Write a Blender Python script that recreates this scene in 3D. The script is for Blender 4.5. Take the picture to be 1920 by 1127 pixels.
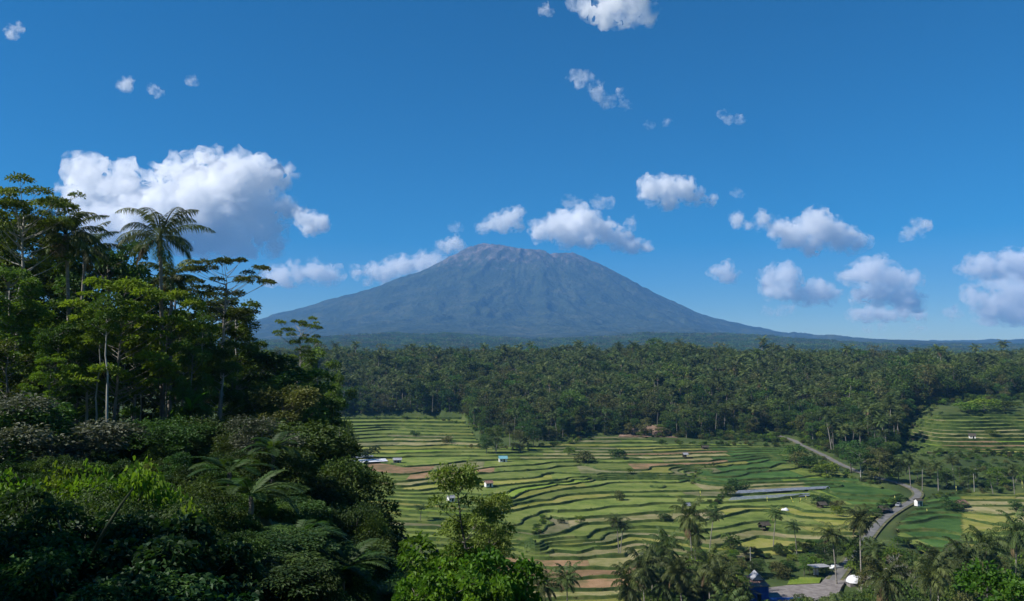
import bpy, math, random
import numpy as np
from mathutils import Vector

for o in list(bpy.data.objects):
    bpy.data.objects.remove(o, do_unlink=True)
SC = bpy.context.scene
COL = SC.collection
R = math.radians
F, CX, CY, HORIZON = 1500.0, 960.0, 563.5, 690.0
PITCH = math.atan((HORIZON - CY) / F)

HAZE = 5.6e-5
# ------------------------------------------------------------------ camera, sky, sun, exposure
cam_d = bpy.data.cameras.new('camera')
cam_d.sensor_width = 36.0
cam_d.lens = 36.0 * F / 1920.0
cam_d.clip_start = 0.3
cam_d.clip_end = 200000.0
cam = bpy.data.objects.new('camera', cam_d)
COL.objects.link(cam)
cam.location = (0, 0, 0)
cam.rotation_euler = (R(90) + PITCH, 0, 0)
SC.camera = cam

SUN_EL, SUN_AZ = R(43), R(-106)          # azimuth measured from the viewing direction, negative = left
world = bpy.data.worlds.new('World')
SC.world = world
world.use_nodes = True
wn = world.node_tree.nodes
wl = world.node_tree.links
sky = wn.new('ShaderNodeTexSky')
sky.sky_type = 'NISHITA'
sky.sun_disc = False
sky.sun_elevation = SUN_EL
sky.sun_rotation = SUN_AZ
sky.altitude = 600
sky.air_density = 1.0
sky.dust_density = 0.25
sky.ozone_density = 3.0
hsv = wn.new('ShaderNodeHueSaturation')
hsv.inputs['Saturation'].default_value = 1.75
hsv.inputs['Value'].default_value = 0.92
wl.new(sky.outputs[0], hsv.inputs['Color'])
wl.new(hsv.outputs[0], wn['Background'].inputs['Color'])
wn['Background'].inputs['Strength'].default_value = 0.065

sun_d = bpy.data.lights.new('sun', 'SUN')
sun_d.energy = 5.0
sun_d.angle = R(0.5)
sun_d.color = (1.0, 0.955, 0.88)
sun = bpy.data.objects.new('sun', sun_d)
COL.objects.link(sun)
SUN_DIR = Vector((math.sin(SUN_AZ) * math.cos(SUN_EL), math.cos(SUN_AZ) * math.cos(SUN_EL), math.sin(SUN_EL)))
sun.rotation_euler = (-SUN_DIR).to_track_quat('-Z', 'Y').to_euler()

SC.view_settings.view_transform = 'Standard'
SC.view_settings.look = 'None'
SC.view_settings.exposure = 0.62
SC.view_settings.gamma = 1.0
SC.view_settings.use_curve_mapping = False
SC.render.engine = 'CYCLES'
cy = SC.cycles
cy.max_bounces = 22
cy.diffuse_bounces = 3
cy.glossy_bounces = 2
cy.transmission_bounces = 3
cy.transparent_max_bounces = 8
cy.volume_bounces = 20
cy.use_denoising = True
try:
    cy.denoiser = 'OPENIMAGEDENOISE'
    cy.denoising_input_passes = 'RGB_ALBEDO_NORMAL'
except Exception:
    pass
cy.sample_clamp_indirect = 6.0

# ------------------------------------------------------------------ helpers
def ray(px, py):
    a, b = (px - CX) / F, (CY - py) / F
    c, s = math.cos(PITCH), math.sin(PITCH)
    return np.array([a, c - b * s, s + b * c])

def at(px, py, Y):
    d = ray(px, py)
    return d * (Y / d[1])

def on_z(px, py, z):
    d = ray(px, py)
    return d * (z / d[2])

def project(P):
    P = np.asarray(P, float)
    c, s = math.cos(PITCH), math.sin(PITCH)
    dep = P[..., 1] * c + P[..., 2] * s
    up = -P[..., 1] * s + P[..., 2] * c
    return CX + F * P[..., 0] / dep, CY - F * up / dep

def sstep(a, b, x):
    t = np.clip((np.asarray(x, float) - a) / (b - a), 0, 1)
    return t * t * (3 - 2 * t)

def smax(a, b, k):
    h = np.clip(0.5 + 0.5 * (a - b) / k, 0, 1)
    return b * (1 - h) + a * h + k * h * (1 - h)

def _h(i, j, k, seed):
    n = (i.astype(np.int64) * 374761393 + j.astype(np.int64) * 668265263 + k.astype(np.int64) * 2147483647 + seed * 1274126177) & 0xFFFFFFFF
    n = ((n ^ (n >> 13)) * 1274126177) & 0xFFFFFFFF
    n = ((n ^ (n >> 16)) * 2246822519) & 0xFFFFFFFF
    return ((n ^ (n >> 15)) & 0xFFFFFF) / float(0xFFFFFF)

def vnoise(x, y, z=None, seed=0):
    x = np.asarray(x, float); y = np.asarray(y, float)
    i, j = np.floor(x), np.floor(y)
    u, v = x - i, y - j
    u = u * u * (3 - 2 * u); v = v * v * (3 - 2 * v)
    if z is None:
        k = np.zeros_like(i)
        a = _h(i, j, k, seed) * (1 - u) + _h(i + 1, j, k, seed) * u
        b = _h(i, j + 1, k, seed) * (1 - u) + _h(i + 1, j + 1, k, seed) * u
        return a * (1 - v) + b * v
    z = np.asarray(z, float)
    k = np.floor(z); w = z - k; w = w * w * (3 - 2 * w)
    r = 0
    for dk, ww in ((0, 1 - w), (1, w)):
        a = _h(i, j, k + dk, seed) * (1 - u) + _h(i + 1, j, k + dk, seed) * u
        b = _h(i, j + 1, k + dk, seed) * (1 - u) + _h(i + 1, j + 1, k + dk, seed) * u
        r = r + ww * (a * (1 - v) + b * v)
    return r

def fbm(x, y, z=None, oct=4, seed=0):
    s, a, t = 0.0, 0.5, 0.0
    for o in range(oct):
        s = s + a * vnoise(x, y, z, seed + o * 17)
        t += a
        a *= 0.5
        x = x * 2.03 + 11.3; y = y * 2.03 + 5.7
        if z is not None:
            z = z * 2.03 + 3.1
    return s / t

def mesh(name, verts, faces, mats=(), midx=None, smooth=False, attr=None):
    """verts (N,3); faces: (M,k) array or list of lists"""
    me = bpy.data.meshes.new(name)
    verts = np.asarray(verts, np.float32)
    if isinstance(faces, np.ndarray):
        m, k = faces.shape
        loops = faces.astype(np.int32).ravel()
        starts = np.arange(0, m * k, k, dtype=np.int32)
    else:
        m = len(faces)
        ln = np.fromiter((len(f) for f in faces), np.int32, m)
        loops = np.fromiter((v for f in faces for v in f), np.int32, int(ln.sum()))
        starts = np.concatenate(([0], np.cumsum(ln)[:-1])).astype(np.int32) if m else np.zeros(0, np.int32)
    me.vertices.add(len(verts))
    me.vertices.foreach_set('co', verts.ravel())
    me.loops.add(len(loops))
    me.loops.foreach_set('vertex_index', loops)
    me.polygons.add(m)
    me.polygons.foreach_set('loop_start', starts)
    for mt in mats:
        me.materials.append(mt)
    if midx is not None:
        me.polygons.foreach_set('material_index', np.asarray(midx, np.int32))
    me.polygons.foreach_set('use_smooth', np.full(m, smooth, bool))
    if attr is not None:
        for an, (dom, val) in attr.items():
            at_ = me.attributes.new(an, 'FLOAT', dom)
            at_.data.foreach_set('value', np.asarray(val, np.float32))
    me.update(calc_edges=True)
    return me

def link(name, data, parent=None, loc=None):
    o = bpy.data.objects.new(name, data)
    COL.objects.link(o)
    if parent is not None:
        o.parent = parent
    if loc is not None:
        o.location = tuple(float(v) for v in loc)
    return o

def tag(o, label=None, cat=None, group=None, kind=None):
    if label: o['label'] = label
    if cat: o['category'] = cat
    if group: o['group'] = group
    if kind: o['kind'] = kind
    return o

def thing(name, label, cat, loc=(0, 0, 0), rz=0.0, group=None, sc=1.0):
    o = link(name, None, None, loc)
    o.empty_display_size = 0.5
    o.rotation_euler = (0, 0, rz)
    o.scale = (sc, sc, sc) if not hasattr(sc, '__len__') else sc
    return tag(o, label, cat, group)

class MB:
    """collects shapes into one mesh"""
    def __init__(s):
        s.v, s.f, s.m, s.n = [], [], [], 0
    def add(s, v, f, m=0):
        v = np.asarray(v, float)
        for q in f:
            s.f.append([i + s.n for i in q])
            s.m.append(m)
        s.v.append(v); s.n += len(v)
        return s
    def box(s, x0, x1, y0, y1, z0, z1, m=0):
        v = [(x, y, z) for z in (z0, z1) for y in (y0, y1) for x in (x0, x1)]
        return s.add(v, [(0, 2, 3, 1), (4, 5, 7, 6), (0, 1, 5, 4), (2, 6, 7, 3), (0, 4, 6, 2), (1, 3, 7, 5)], m)
    def tube(s, pts, rad, n=6, m=0, cap=True):
        pts = np.asarray(pts, float); rad = np.broadcast_to(np.asarray(rad, float), (len(pts),))
        tg = np.gradient(pts, axis=0)
        tg /= np.linalg.norm(tg, axis=1)[:, None] + 1e-9
        ref = np.array([0.0, 0, 1]) if abs(tg[0][2]) < 0.9 else np.array([1.0, 0, 0])
        vs = []
        for p, t, r in zip(pts, tg, rad):
            a = np.cross(t, ref); a /= np.linalg.norm(a) + 1e-9
            b = np.cross(t, a)
            ang = np.arange(n) * 2 * math.pi / n
            vs.append(p + r * (np.cos(ang)[:, None] * a + np.sin(ang)[:, None] * b))
        vs = np.concatenate(vs)
        fs = []
        for i in range(len(pts) - 1):
            for j in range(n):
                k = (j + 1) % n
                fs.append((i * n + j, i * n + k, (i + 1) * n + k, (i + 1) * n + j))
        if cap:
            fs.append(tuple(range((len(pts) - 1) * n, len(pts) * n)))
            fs.append(tuple(range(n - 1, -1, -1)))
        return s.add(vs, fs, m)
    def mesh(s, name, mats, smooth=False):
        if not isinstance(mats, (list, tuple)): mats = [mats]
        return mesh(name, np.concatenate(s.v) if s.v else np.zeros((0, 3)), s.f, mats, s.m, smooth)
    def build(s, name, mats, parent=None, loc=None, smooth=False):
        return link(name, s.mesh(name, mats, smooth), parent, loc)

# ------------------------------------------------------------------ materials
def newmat(name):
    m = bpy.data.materials.new(name)
    m.use_nodes = True
    nt = m.node_tree
    return m, nt.nodes, nt.links, nt.nodes['Principled BSDF']

def ramp(nodes, stops):
    r = nodes.new('ShaderNodeValToRGB')
    e = r.color_ramp.elements
    while len(e) > 1: e.remove(e[-1])
    e[0].position = stops[0][0]; e[0].color = (*stops[0][1], 1)
    for p, c in stops[1:]:
        k = e.new(p); k.color = (*c, 1)
    return r

def mat_noise(name, stops, scale=1.0, rough=0.9, detail=6, bump=0.0, bscale=None, spec=0.2, coord='Object', stretch=None, rnd=0.0, metal=0.0):
    m, N, L, P = newmat(name)
    tc = N.new('ShaderNodeTexCoord')
    src = tc.outputs[coord]
    if coord == 'World':
        pass
    if stretch:
        mp = N.new('ShaderNodeMapping'); mp.inputs['Scale'].default_value = stretch
        L.new(src, mp.inputs['Vector']); src = mp.outputs[0]
    nz = N.new('ShaderNodeTexNoise'); nz.inputs['Scale'].default_value = scale
    nz.inputs['Detail'].default_value = detail; nz.inputs['Roughness'].default_value = 0.62
    L.new(src, nz.inputs['Vector'])
    r = ramp(N, stops); L.new(nz.outputs['Fac'], r.inputs['Fac'])
    col = r.outputs[0]
    if rnd:
        oi = N.new('ShaderNodeObjectInfo')
        mr = N.new('ShaderNodeMapRange'); mr.inputs['To Min'].default_value = 1 - rnd; mr.inputs['To Max'].default_value = 1 + rnd
        L.new(oi.outputs['Random'], mr.inputs['Value'])
        hs = N.new('ShaderNodeHueSaturation'); L.new(mr.outputs[0], hs.inputs['Value']); L.new(col, hs.inputs['Color'])
        col = hs.outputs[0]
    L.new(col, P.inputs['Base Color'])
    P.inputs['Roughness'].default_value = rough
    P.inputs['Specular IOR Level'].default_value = spec
    P.inputs['Metallic'].default_value = metal
    if bump:
        nb = N.new('ShaderNodeTexNoise'); nb.inputs['Scale'].default_value = bscale or scale * 4
        nb.inputs['Detail'].default_value = 5
        L.new(src, nb.inputs['Vector'])
        bp = N.new('ShaderNodeBump'); bp.inputs['Strength'].default_value = bump
        L.new(nb.outputs['Fac'], bp.inputs['Height']); L.new(bp.outputs[0], P.inputs['Normal'])
    return m

def mat_leaf(name, dark, light, trans=0.3, rough=0.5, hue=0.02, objvar=0.4, spec=0.35, tint=None):
    """leaf: colour runs dark..light by leaf (attribute 'rnd'), varies per plant, part of the light passes through"""
    m, N, L, P = newmat(name)
    a = N.new('ShaderNodeAttribute'); a.attribute_name = 'rnd'
    oi = N.new('ShaderNodeObjectInfo')
    mx = ramp(N, [(0.0, dark), (0.55, tuple((d + l) / 2 for d, l in zip(dark, light))), (1.0, light)])
    L.new(a.outputs['Fac'], mx.inputs['Fac'])
    mv = N.new('ShaderNodeMapRange'); mv.inputs['To Min'].default_value = 1 - objvar; mv.inputs['To Max'].default_value = 1 + objvar
    L.new(oi.outputs['Random'], mv.inputs['Value'])
    mm = N.new('ShaderNodeMath'); mm.operation = 'MULTIPLY'; mm.inputs[1].default_value = 7.31
    L.new(oi.outputs['Random'], mm.inputs[0])
    fr = N.new('ShaderNodeMath'); fr.operation = 'FRACT'; L.new(mm.outputs[0], fr.inputs[0])
    mh = N.new('ShaderNodeMapRange'); mh.inputs['To Min'].default_value = 0.5 - hue; mh.inputs['To Max'].default_value = 0.5 + hue
    L.new(fr.outputs[0], mh.inputs['Value'])
    hs = N.new('ShaderNodeHueSaturation')
    L.new(mv.outputs[0], hs.inputs['Value']); L.new(mh.outputs[0], hs.inputs['Hue']); L.new(mx.outputs[0], hs.inputs['Color'])
    L.new(hs.outputs[0], P.inputs['Base Color'])
    P.inputs['Roughness'].default_value = rough
    P.inputs['Specular IOR Level'].default_value = spec
    tr = N.new('ShaderNodeBsdfTranslucent')
    ht = N.new('ShaderNodeMixRGB'); ht.blend_type = 'MULTIPLY'; ht.inputs[0].default_value = 1
    ht.inputs[2].default_value = (1.25, 1.3, 0.5, 1)
    L.new(hs.outputs[0], ht.inputs[1]); L.new(ht.outputs[0], tr.inputs['Color'])
    ms = N.new('ShaderNodeMixShader'); ms.inputs[0].default_value = trans
    L.new(P.outputs[0], ms.inputs[1]); L.new(tr.outputs[0], ms.inputs[2])
    L.new(ms.outputs[0], N['Material Output'].inputs['Surface'])
    return m

M = {}
M['palm'] = mat_leaf('palm_leaf', (0.032, 0.054, 0.014), (0.108, 0.140, 0.038), 0.25, 0.6, 0.02, 0.4, 0.2)
M['palm_dry'] = mat_leaf('dry_palm_leaf', (0.09, 0.065, 0.035), (0.17, 0.12, 0.06), 0.2, 0.7, 0.01, 0.2, 0.2)
M['dark'] = mat_leaf('dark_leaf', (0.014, 0.038, 0.009), (0.082, 0.140, 0.028), 0.25, 0.6, 0.025, 0.4, 0.2)
M['mid'] = mat_leaf('mid_leaf', (0.024, 0.056, 0.010), (0.135, 0.200, 0.034), 0.3, 0.6, 0.03, 0.4, 0.2)
M['olive'] = mat_leaf('olive_leaf', (0.038, 0.048, 0.014), (0.165, 0.165, 0.052), 0.28, 0.65, 0.02, 0.35, 0.2)
M['light'] = mat_leaf('light_leaf', (0.042, 0.095, 0.010), (0.220, 0.300, 0.034), 0.38, 0.6, 0.02, 0.2, 0.2)
M['bright'] = mat_leaf('bright_leaf', (0.045, 0.115, 0.010), (0.120, 0.220, 0.022), 0.42, 0.55, 0.015, 0.15, 0.22)
M['grey'] = mat_leaf('grey_leaf', (0.045, 0.060, 0.035), (0.130, 0.140, 0.095), 0.15, 0.6, 0.01, 0.15, 0.2)
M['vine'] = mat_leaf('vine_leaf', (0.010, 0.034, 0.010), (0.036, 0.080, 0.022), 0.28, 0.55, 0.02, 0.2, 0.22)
M['fern'] = mat_leaf('fern_leaf', (0.020, 0.050, 0.012), (0.055, 0.100, 0.024), 0.35, 0.6, 0.02, 0.2, 0.2)
M['feathery'] = mat_leaf('feathery_leaf', (0.080, 0.130, 0.020), (0.185, 0.240, 0.050), 0.4, 0.6, 0.01, 0.12, 0.2)
M['bark'] = mat_noise('bark', [(0.3, (0.07, 0.06, 0.05)), (0.55, (0.16, 0.145, 0.125)), (0.8, (0.26, 0.25, 0.22))], 1.5, 0.9, stretch=(1, 1, 0.25), bump=0.4, rnd=0.3)
M['barkpale'] = mat_noise('pale_bark', [(0.3, (0.17, 0.16, 0.14)), (0.6, (0.32, 0.31, 0.28)), (0.8, (0.42, 0.41, 0.37))], 1.2, 0.9, stretch=(1, 1, 0.4), bump=0.3, rnd=0.2)
M['palmtrunk'] = mat_noise('palm_trunk', [(0.3, (0.13, 0.115, 0.095)), (0.6, (0.25, 0.23, 0.2)), (0.8, (0.33, 0.31, 0.27))], 2.0, 0.9, stretch=(0.3, 0.3, 2.5), bump=0.4, rnd=0.25)
M['coconut'] = mat_noise('coconut', [(0.3, (0.09, 0.07, 0.02)), (0.7, (0.16, 0.13, 0.03))], 3, 0.6)
M['ground'] = mat_noise('ground_cover', [(0.25, (0.020, 0.036, 0.010)), (0.5, (0.045, 0.070, 0.016)), (0.66, (0.075, 0.092, 0.026)), (0.82, (0.12, 0.095, 0.05))], 0.045, 0.95, detail=10, bump=0.6, bscale=0.7)
# ------------------------------------------------------------------ terrain heights
YB_PX = [-1200, 560, 620, 840, 870, 905, 1000, 1080, 1200, 1480, 1560, 1625, 1666, 1700, 1800, 1930, 2600]
YB_Y = [720, 715, 705, 695, 650, 600, 572, 580, 592, 560, 505, 455, 455, 612, 640, 650, 660]

def px_of(X, Y):
    return CX + F * np.asarray(X, float) / np.maximum(Y, 1.0)

def z_valley(X, Y):
    X = np.asarray(X, float); Y = np.asarray(Y, float)
    zf = -68 + 0.047 * (Y - 200)
    zn = -2.0 - 0.45 * Y
    z = smax(zn, zf, 4.0)
    z = z + 0.085 * np.maximum(Y - 385, 0) * sstep(1630, 1760, px_of(X, Y)) * sstep(385, 470, Y)
    return z

VC = np.array([183.0, 11000.0])
VL_R = np.array([0, 587, 770, 990, 1357, 1650, 2237, 2824, 3263, 3703, 5023, 6490, 8690, 12000])
VL_Z = np.array([1980, 1716, 1664, 1562, 1357, 1261, 1063, 902, 785, 660, 470, 360, 290, 250]) - 241.0
VR_R = np.array([0, 660, 843, 1210, 1577, 1943, 2310, 2677, 3043, 3410, 3777, 4510, 5243, 5977, 6710, 9000, 12000])
VR_Z = np.array([1980, 1591, 1511, 1335, 1137, 953, 792, 675, 587, 528, 484, 425, 396, 378, 372, 330, 280]) - 241.0

def z_volcano(X, Y):
    dx, dy = X - VC[0], (Y - VC[1]) * 1.55
    r = np.sqrt(dx * dx + dy * dy) + 1e-6
    th = np.arctan2(dx, -dy)
    w = 0.5 - 0.5 * (dx / r)
    w = sstep(0.0, 1.0, w)
    cl, cr = np.interp(r, VL_R, VL_Z), np.interp(r, VR_R, VR_Z)
    c = cl * w + cr * (1 - w)
    c = c * 0.965
    wob = fbm(r / 700.0, th * 4, seed=3) * 2.6
    g1 = np.abs(fbm(th * 9 + wob, r / 2600.0, oct=3, seed=5) * 2 - 1)
    g2 = np.abs(fbm(th * 26 + wob * 2, r / 1500.0, oct=3, seed=8) * 2 - 1)
    m = sstep(350, 900, r) * (1 - sstep(3800, 6500, r))
    c = c + m * ((g1 - 0.25) * 110 + (g2 - 0.25) * 34)
    c = c + (fbm(X / 260.0, Y / 260.0, oct=4, seed=21) - 0.5) * 46 * sstep(500, 1500, r)
    top = np.interp(dx, [-700, -587, -330, -60, 120, 183, 330, 420, 513, 660, 760],
                    [1690, 1716, 1694, 1648, 1634, 1628, 1566, 1572, 1588, 1591, 1560]) - 241
    top = top * 0.965 + (fbm(X / 70.0, Y / 90.0, oct=4, seed=31) - 0.5) * 24
    return np.minimum(c, top) + np.interp(dx, VCOR[0], VCOR[1])
VCOR = [np.array([-9e4, 9e4]), np.array([0.0, 0.0])]

def z_base(X, Y):
    X = np.asarray(X, float); Y = np.asarray(Y, float)
    px = px_of(X, Y)
    yb = np.interp(px, YB_PX, YB_Y)
    zv = z_valley(X, np.minimum(Y, yb))
    ztop = -3.0 + 8.0 * np.exp(-((px - 1235) / 75.0) ** 2) - 4 * sstep(1300, 1700, px)
    t = np.clip((Y - yb) / (960 - yb), 0, 1)
    zf = zv + (ztop - zv) * (t ** 0.85)
    far = 0.0225 * np.maximum(Y - 960, 0) + 0.0015 * np.maximum(Y - 4000, 0)
    z = np.where(Y > yb, zf, z_valley(X, Y)) + far
    # spur of the camera-side hill on the left
    xe = -0.29 * Y - 1.0
    zh = -5.0 - 0.045 * Y - 0.80 * np.maximum(X - xe, 0) - 0.35 * np.maximum(Y - 150, 0)
    z = smax(z, np.maximum(zh, -200), 3.0)
    n = (fbm(X / 23.0, Y / 23.0, oct=4, seed=41) - 0.5) * 2.2 * sstep(8, 60, np.hypot(X, Y)) * np.clip(1 - 0.6 * (1 - sstep(0.0, 40.0, Y - yb)), 0, 1)
    n = n + (fbm(X / 240.0, Y / 240.0, oct=4, seed=43) - 0.5) * 9 * sstep(1100, 2200, Y)
    return z + n

def z_all(X, Y):
    z = z_base(X, Y)
    v = np.where(Y > 2600, np.maximum(z_volcano(np.asarray(X, float), np.asarray(Y, float)), 0), 0)
    return z + v * sstep(2600, 5200, Y)

# fit the crest line to the photograph's
SIL = np.array([(480,600),(540,583),(600,567),(680,545),(760,518),(800,505),(850,477),(880,463),(905,456),(940,459),(985,467),(1010,468),(1030,476),(1055,474),(1075,473),(1100,484),
    (1150,508),(1200,535),(1250,560),(1300,582),(1350,598),(1400,610),(1450,618),(1500,624),(1600,632),(1700,636),(1800,638),(1900,638)], float)
for _ in range(4):
    Ys = np.linspace(8800, 12600, 90)
    cor = []
    for a_, b_ in SIL:
        d_ = ray(a_, b_); Xs = d_[0] / d_[1] * Ys
        yy = project(np.stack([Xs, Ys, z_all(Xs, Ys)], 1))[1]
        cor.append((yy.min() - b_) / F * 11000)
    xs_ = np.array([ray(a_, b_)[0] / ray(a_, b_)[1] * 11000 - VC[0] for a_, b_ in SIL])
    VCOR = [xs_, (np.interp(xs_, *VCOR) + np.array(cor) * 0.9)]

def zg(x, y):
    return float(z_base(np.array([x]), np.array([y]))[0])

def hit(px, py, dz=0.0, y0=8.0, y1=1500.0):
    """first point of the base terrain (raised by dz) met by the line of sight"""
    d = ray(px, py)
    t = np.exp(np.linspace(math.log(y0), math.log(y1), 1500)) / d[1]
    P = d[None, :] * t[:, None]
    g = P[:, 2] - z_base(P[:, 0], P[:, 1]) - dz
    k = np.argmax(g < 0) if (g < 0).any() else len(t) - 1
    k = max(k, 1)
    a = g[k - 1] / (g[k - 1] - g[k] + 1e-9)
    return P[k - 1] * (1 - a) + P[k] * a

# ------------------------------------------------------------------ the rice terraces: contours read from the photograph
LINES = [   # (level, points in the photograph)
 (15, [(908,947),(940,941),(964,935),(975,925),(993,919),(1033,912),(1044,909),(1080,903),(1113,900),(1186,898),(1253,899),(1282,897),(1298,886)]),
 (16, [(949,923),(967,916),(993,913),(1030,909)]),
 (13, [(933,953),(967,945),(996,940)]),
 (13, [(1037,939),(1046,932),(1086,928),(1140,926),(1213,922),(1300,921)]),
 (12, [(933,964),(980,955),(1016,948)]),
 (12, [(1046,945),(1073,940),(1100,937),(1140,935),(1165,932),(1240,930)]),
 (11, [(960,986),(987,980),(1013,967),(1036,955)]),
 (11, [(1046,961),(1086,956),(1113,952),(1137,949),(1200,948),(1260,944)]),
 (10, [(1004,1014),(1006,1000),(1020,987),(1020,975),(1030,969)]),
 (10, [(1046,984),(1064,974),(1086,971),(1150,966),(1240,960)]),
 (9, [(1069,992),(1086,985),(1100,981),(1131,980),(1180,978)]),
 (8, [(1097,1008),(1111,998),(1133,993),(1165,992)]),
 (7, [(1124,1013),(1127,1005),(1140,999),(1165,997)]),
 (6, [(1149,1015),(1160,1010),(1178,1003)]),
 (5, [(984,1028),(1027,1030),(1086,1037),(1112,1026)]),
 (4, [(978,1043),(1027,1047),(1093,1047),(1115,1043),(1173,1043),(1182,1035),(1181,1027)]),
 (3, [(984,1056),(1035,1067),(1086,1067),(1173,1068),(1188,1057),(1205,1036)]),
 (2, [(1040,1088),(1086,1086),(1130,1082),(1173,1080),(1200,1068)]),
 (1, [(1040,1108),(1078,1107),(1130,1105),(1188,1103),(1210,1090)]),
 (0, [(1030,1125),(1057,1123),(1130,1120),(1210,1112)]),
 (17, [(786,920),(840,914),(853,913),(933,911),(986,906),(1040,902),(1093,897)]),
 (18, [(746,914),(786,909),(840,903),(853,901),(940,899),(973,896),(1000,891),(1040,887),(1120,891),(1146,889),(1226,889),(1280,889)]),
 (19, [(726,905),(766,903),(840,894),(906,887),(933,884),(986,883),(1026,880),(1040,877),(1093,873)]),
 (20, [(726,894),(766,891),(800,886),(866,882),(930,876),(996,872),(1036,867)]),
 (21, [(717,880),(746,879),(786,874),(840,869),(880,865),(950,862)]),
 (22, [(726,858),(800,856),(870,855)]),
 (23, [(733,850),(800,849),(870,847)]),
 (25, [(740,836),(773,837),(840,834)]),
 (29, [(640,812),(690,808),(737,805)]),
 (27, [(640,824),(720,820)]),
 (19, [(1200,874),(1253,874),(1314,872)]),
 (20, [(1227,867),(1333,865)]),
 (21, [(1313,858),(1373,856)]),
 (22, [(1300,851),(1386,849)]),
 (14, [(1200,917),(1240,916),(1266,914),(1286,909),(1294,901),(1303,893)]),
 (17, [(1313,888),(1360,885),(1400,881),(1446,878),(1464,869)]),
 (18, [(1340,876),(1400,868),(1440,862)]),
 (16, [(1400,886),(1493,880),(1510,874)]),
 (15, [(1370,905),(1400,901),(1500,896),(1533,884)]),
 (14, [(1380,910),(1400,907),(1562,901)]),
 (13, [(1365,920),(1400,914),(1562,907)]),
 (12, [(1362,931),(1400,926),(1506,922),(1557,914)]),
 (11, [(1365,942),(1400,939),(1520,930)]),
 (10, [(1300,962),(1344,957),(1369,951),(1446,949),(1473,947),(1518,941)]),
 (9, [(1310,978),(1357,970),(1404,957)]),
 (8, [(1320,998),(1357,990),(1400,980),(1446,965)]),
 (7, [(1330,1010),(1373,1001),(1404,992)]),
 (6, [(1340,1026),(1385,1016),(1420,1006)]),
 (5, [(1340,1037),(1406,1031),(1466,1027)]),
 (14, [(1562,916),(1666,919)]),
 (13, [(1560,927),(1673,932)]),
 (12, [(1566,938),(1673,942)]),
 (10, [(1510,958),(1586,962)]),
 (9, [(1500,969),(1584,974)]),
 (8, [(1506,984),(1538,985),(1590,988)]),
 (7, [(1470,1000),(1560,1003)]),
 (None, [(1797,962),(1840,965),(1880,972)]),
 (None, [(1796,971),(1853,983),(1893,986)]),
 (None, [(1786,978),(1813,989),(1853,997)]),
 (None, [(1760,996),(1826,1006)]),
 (None, [(1749,1010),(1820,1018)]),
 (None, [(1800,950),(1860,950),(1920,952)]),
]
Z_OF = lambda L: -66.6 + 0.573 * L if L <= 25 else -52.275 + 0.85 * (L - 25)
ZB = [Z_OF(k) for k in range(-9, 32)]
while ZB[-1] < -10:
    ZB.append(ZB[-1] + 1.45)
ZB = np.array(ZB)

cp, cr_, cw = [], [], []
for lev, ln in LINES:
    pts = []
    for (a, b), (c, d) in zip(ln[:-1], ln[1:]):
        n = max(1, int(math.hypot(c - a, (d - b) * 2) / 22))
        for i in range(n):
            pts.append((a + (c - a) * i / n, b + (d - b) * i / n))
    pts.append(ln[-1])
    zz = Z_OF(lev) if lev is not None else ZB[np.argmin(np.abs(ZB - np.mean([hit(*p)[2] for p in pts])))]
    for p in pts:
        P = on_z(p[0], p[1], zz)
        cp.append(P[:2]); cr_.append(zz - float(z_valley(P[0], P[1])))
cp = np.array(cp); cr_ = np.array(cr_)
# correlated along the slope: nearer lines are closer together on the ground in X, wider in Y
SX, SY = 26.0, 34.0
def _kern(A, B):
    d2 = ((A[:, None, 0] - B[None, :, 0]) / SX) ** 2 + ((A[:, None, 1] - B[None, :, 1]) / SY) ** 2
    return np.exp(-np.sqrt(d2 + 1e-6))
_W = np.linalg.solve(_kern(cp, cp) + np.eye(len(cp)) * 0.012, cr_)
def z_terrace(X, Y):
    sh = np.shape(X)
    Q = np.stack([np.ravel(X), np.ravel(Y)], 1)
    out = np.empty(len(Q))
    for i in range(0, len(Q), 20000):
        out[i:i + 20000] = _kern(Q[i:i + 20000], cp) @ _W
    Xr, Yr = Q[:, 0], Q[:, 1]
    wig = (fbm(Xr / 38.0, Yr / 38.0, oct=3, seed=77) - 0.5) * (0.4 + 3.2 * ((Yr > 470) & (Xr > 215)))
    return (z_valley(Xr, Yr) + out + wig).reshape(sh)

def in_poly(x, y, poly):
    inside = np.zeros(np.shape(x), bool)
    n = len(poly)
    for i in range(n):
        x0, y0 = poly[i]; x1, y1 = poly[(i + 1) % n]
        c = ((y0 > y) != (y1 > y)) & (x < (x1 - x0) * (y - y0) / (y1 - y0 + 1e-12) + x0)
        inside ^= c
    return inside

def ground_poly(pix):
    out = []
    for p in pix:
        d = ray(*p)
        ts = np.linspace(190, 800, 1500) / d[1]
        P = d[None] * ts[:, None]
        g = P[:, 2] - z_valley(P[:, 0], P[:, 1])
        k = np.argmax(g < 0) if (g < 0).any() else -1
        out.append((P[k, 0], P[k, 1]))
    return out

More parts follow.
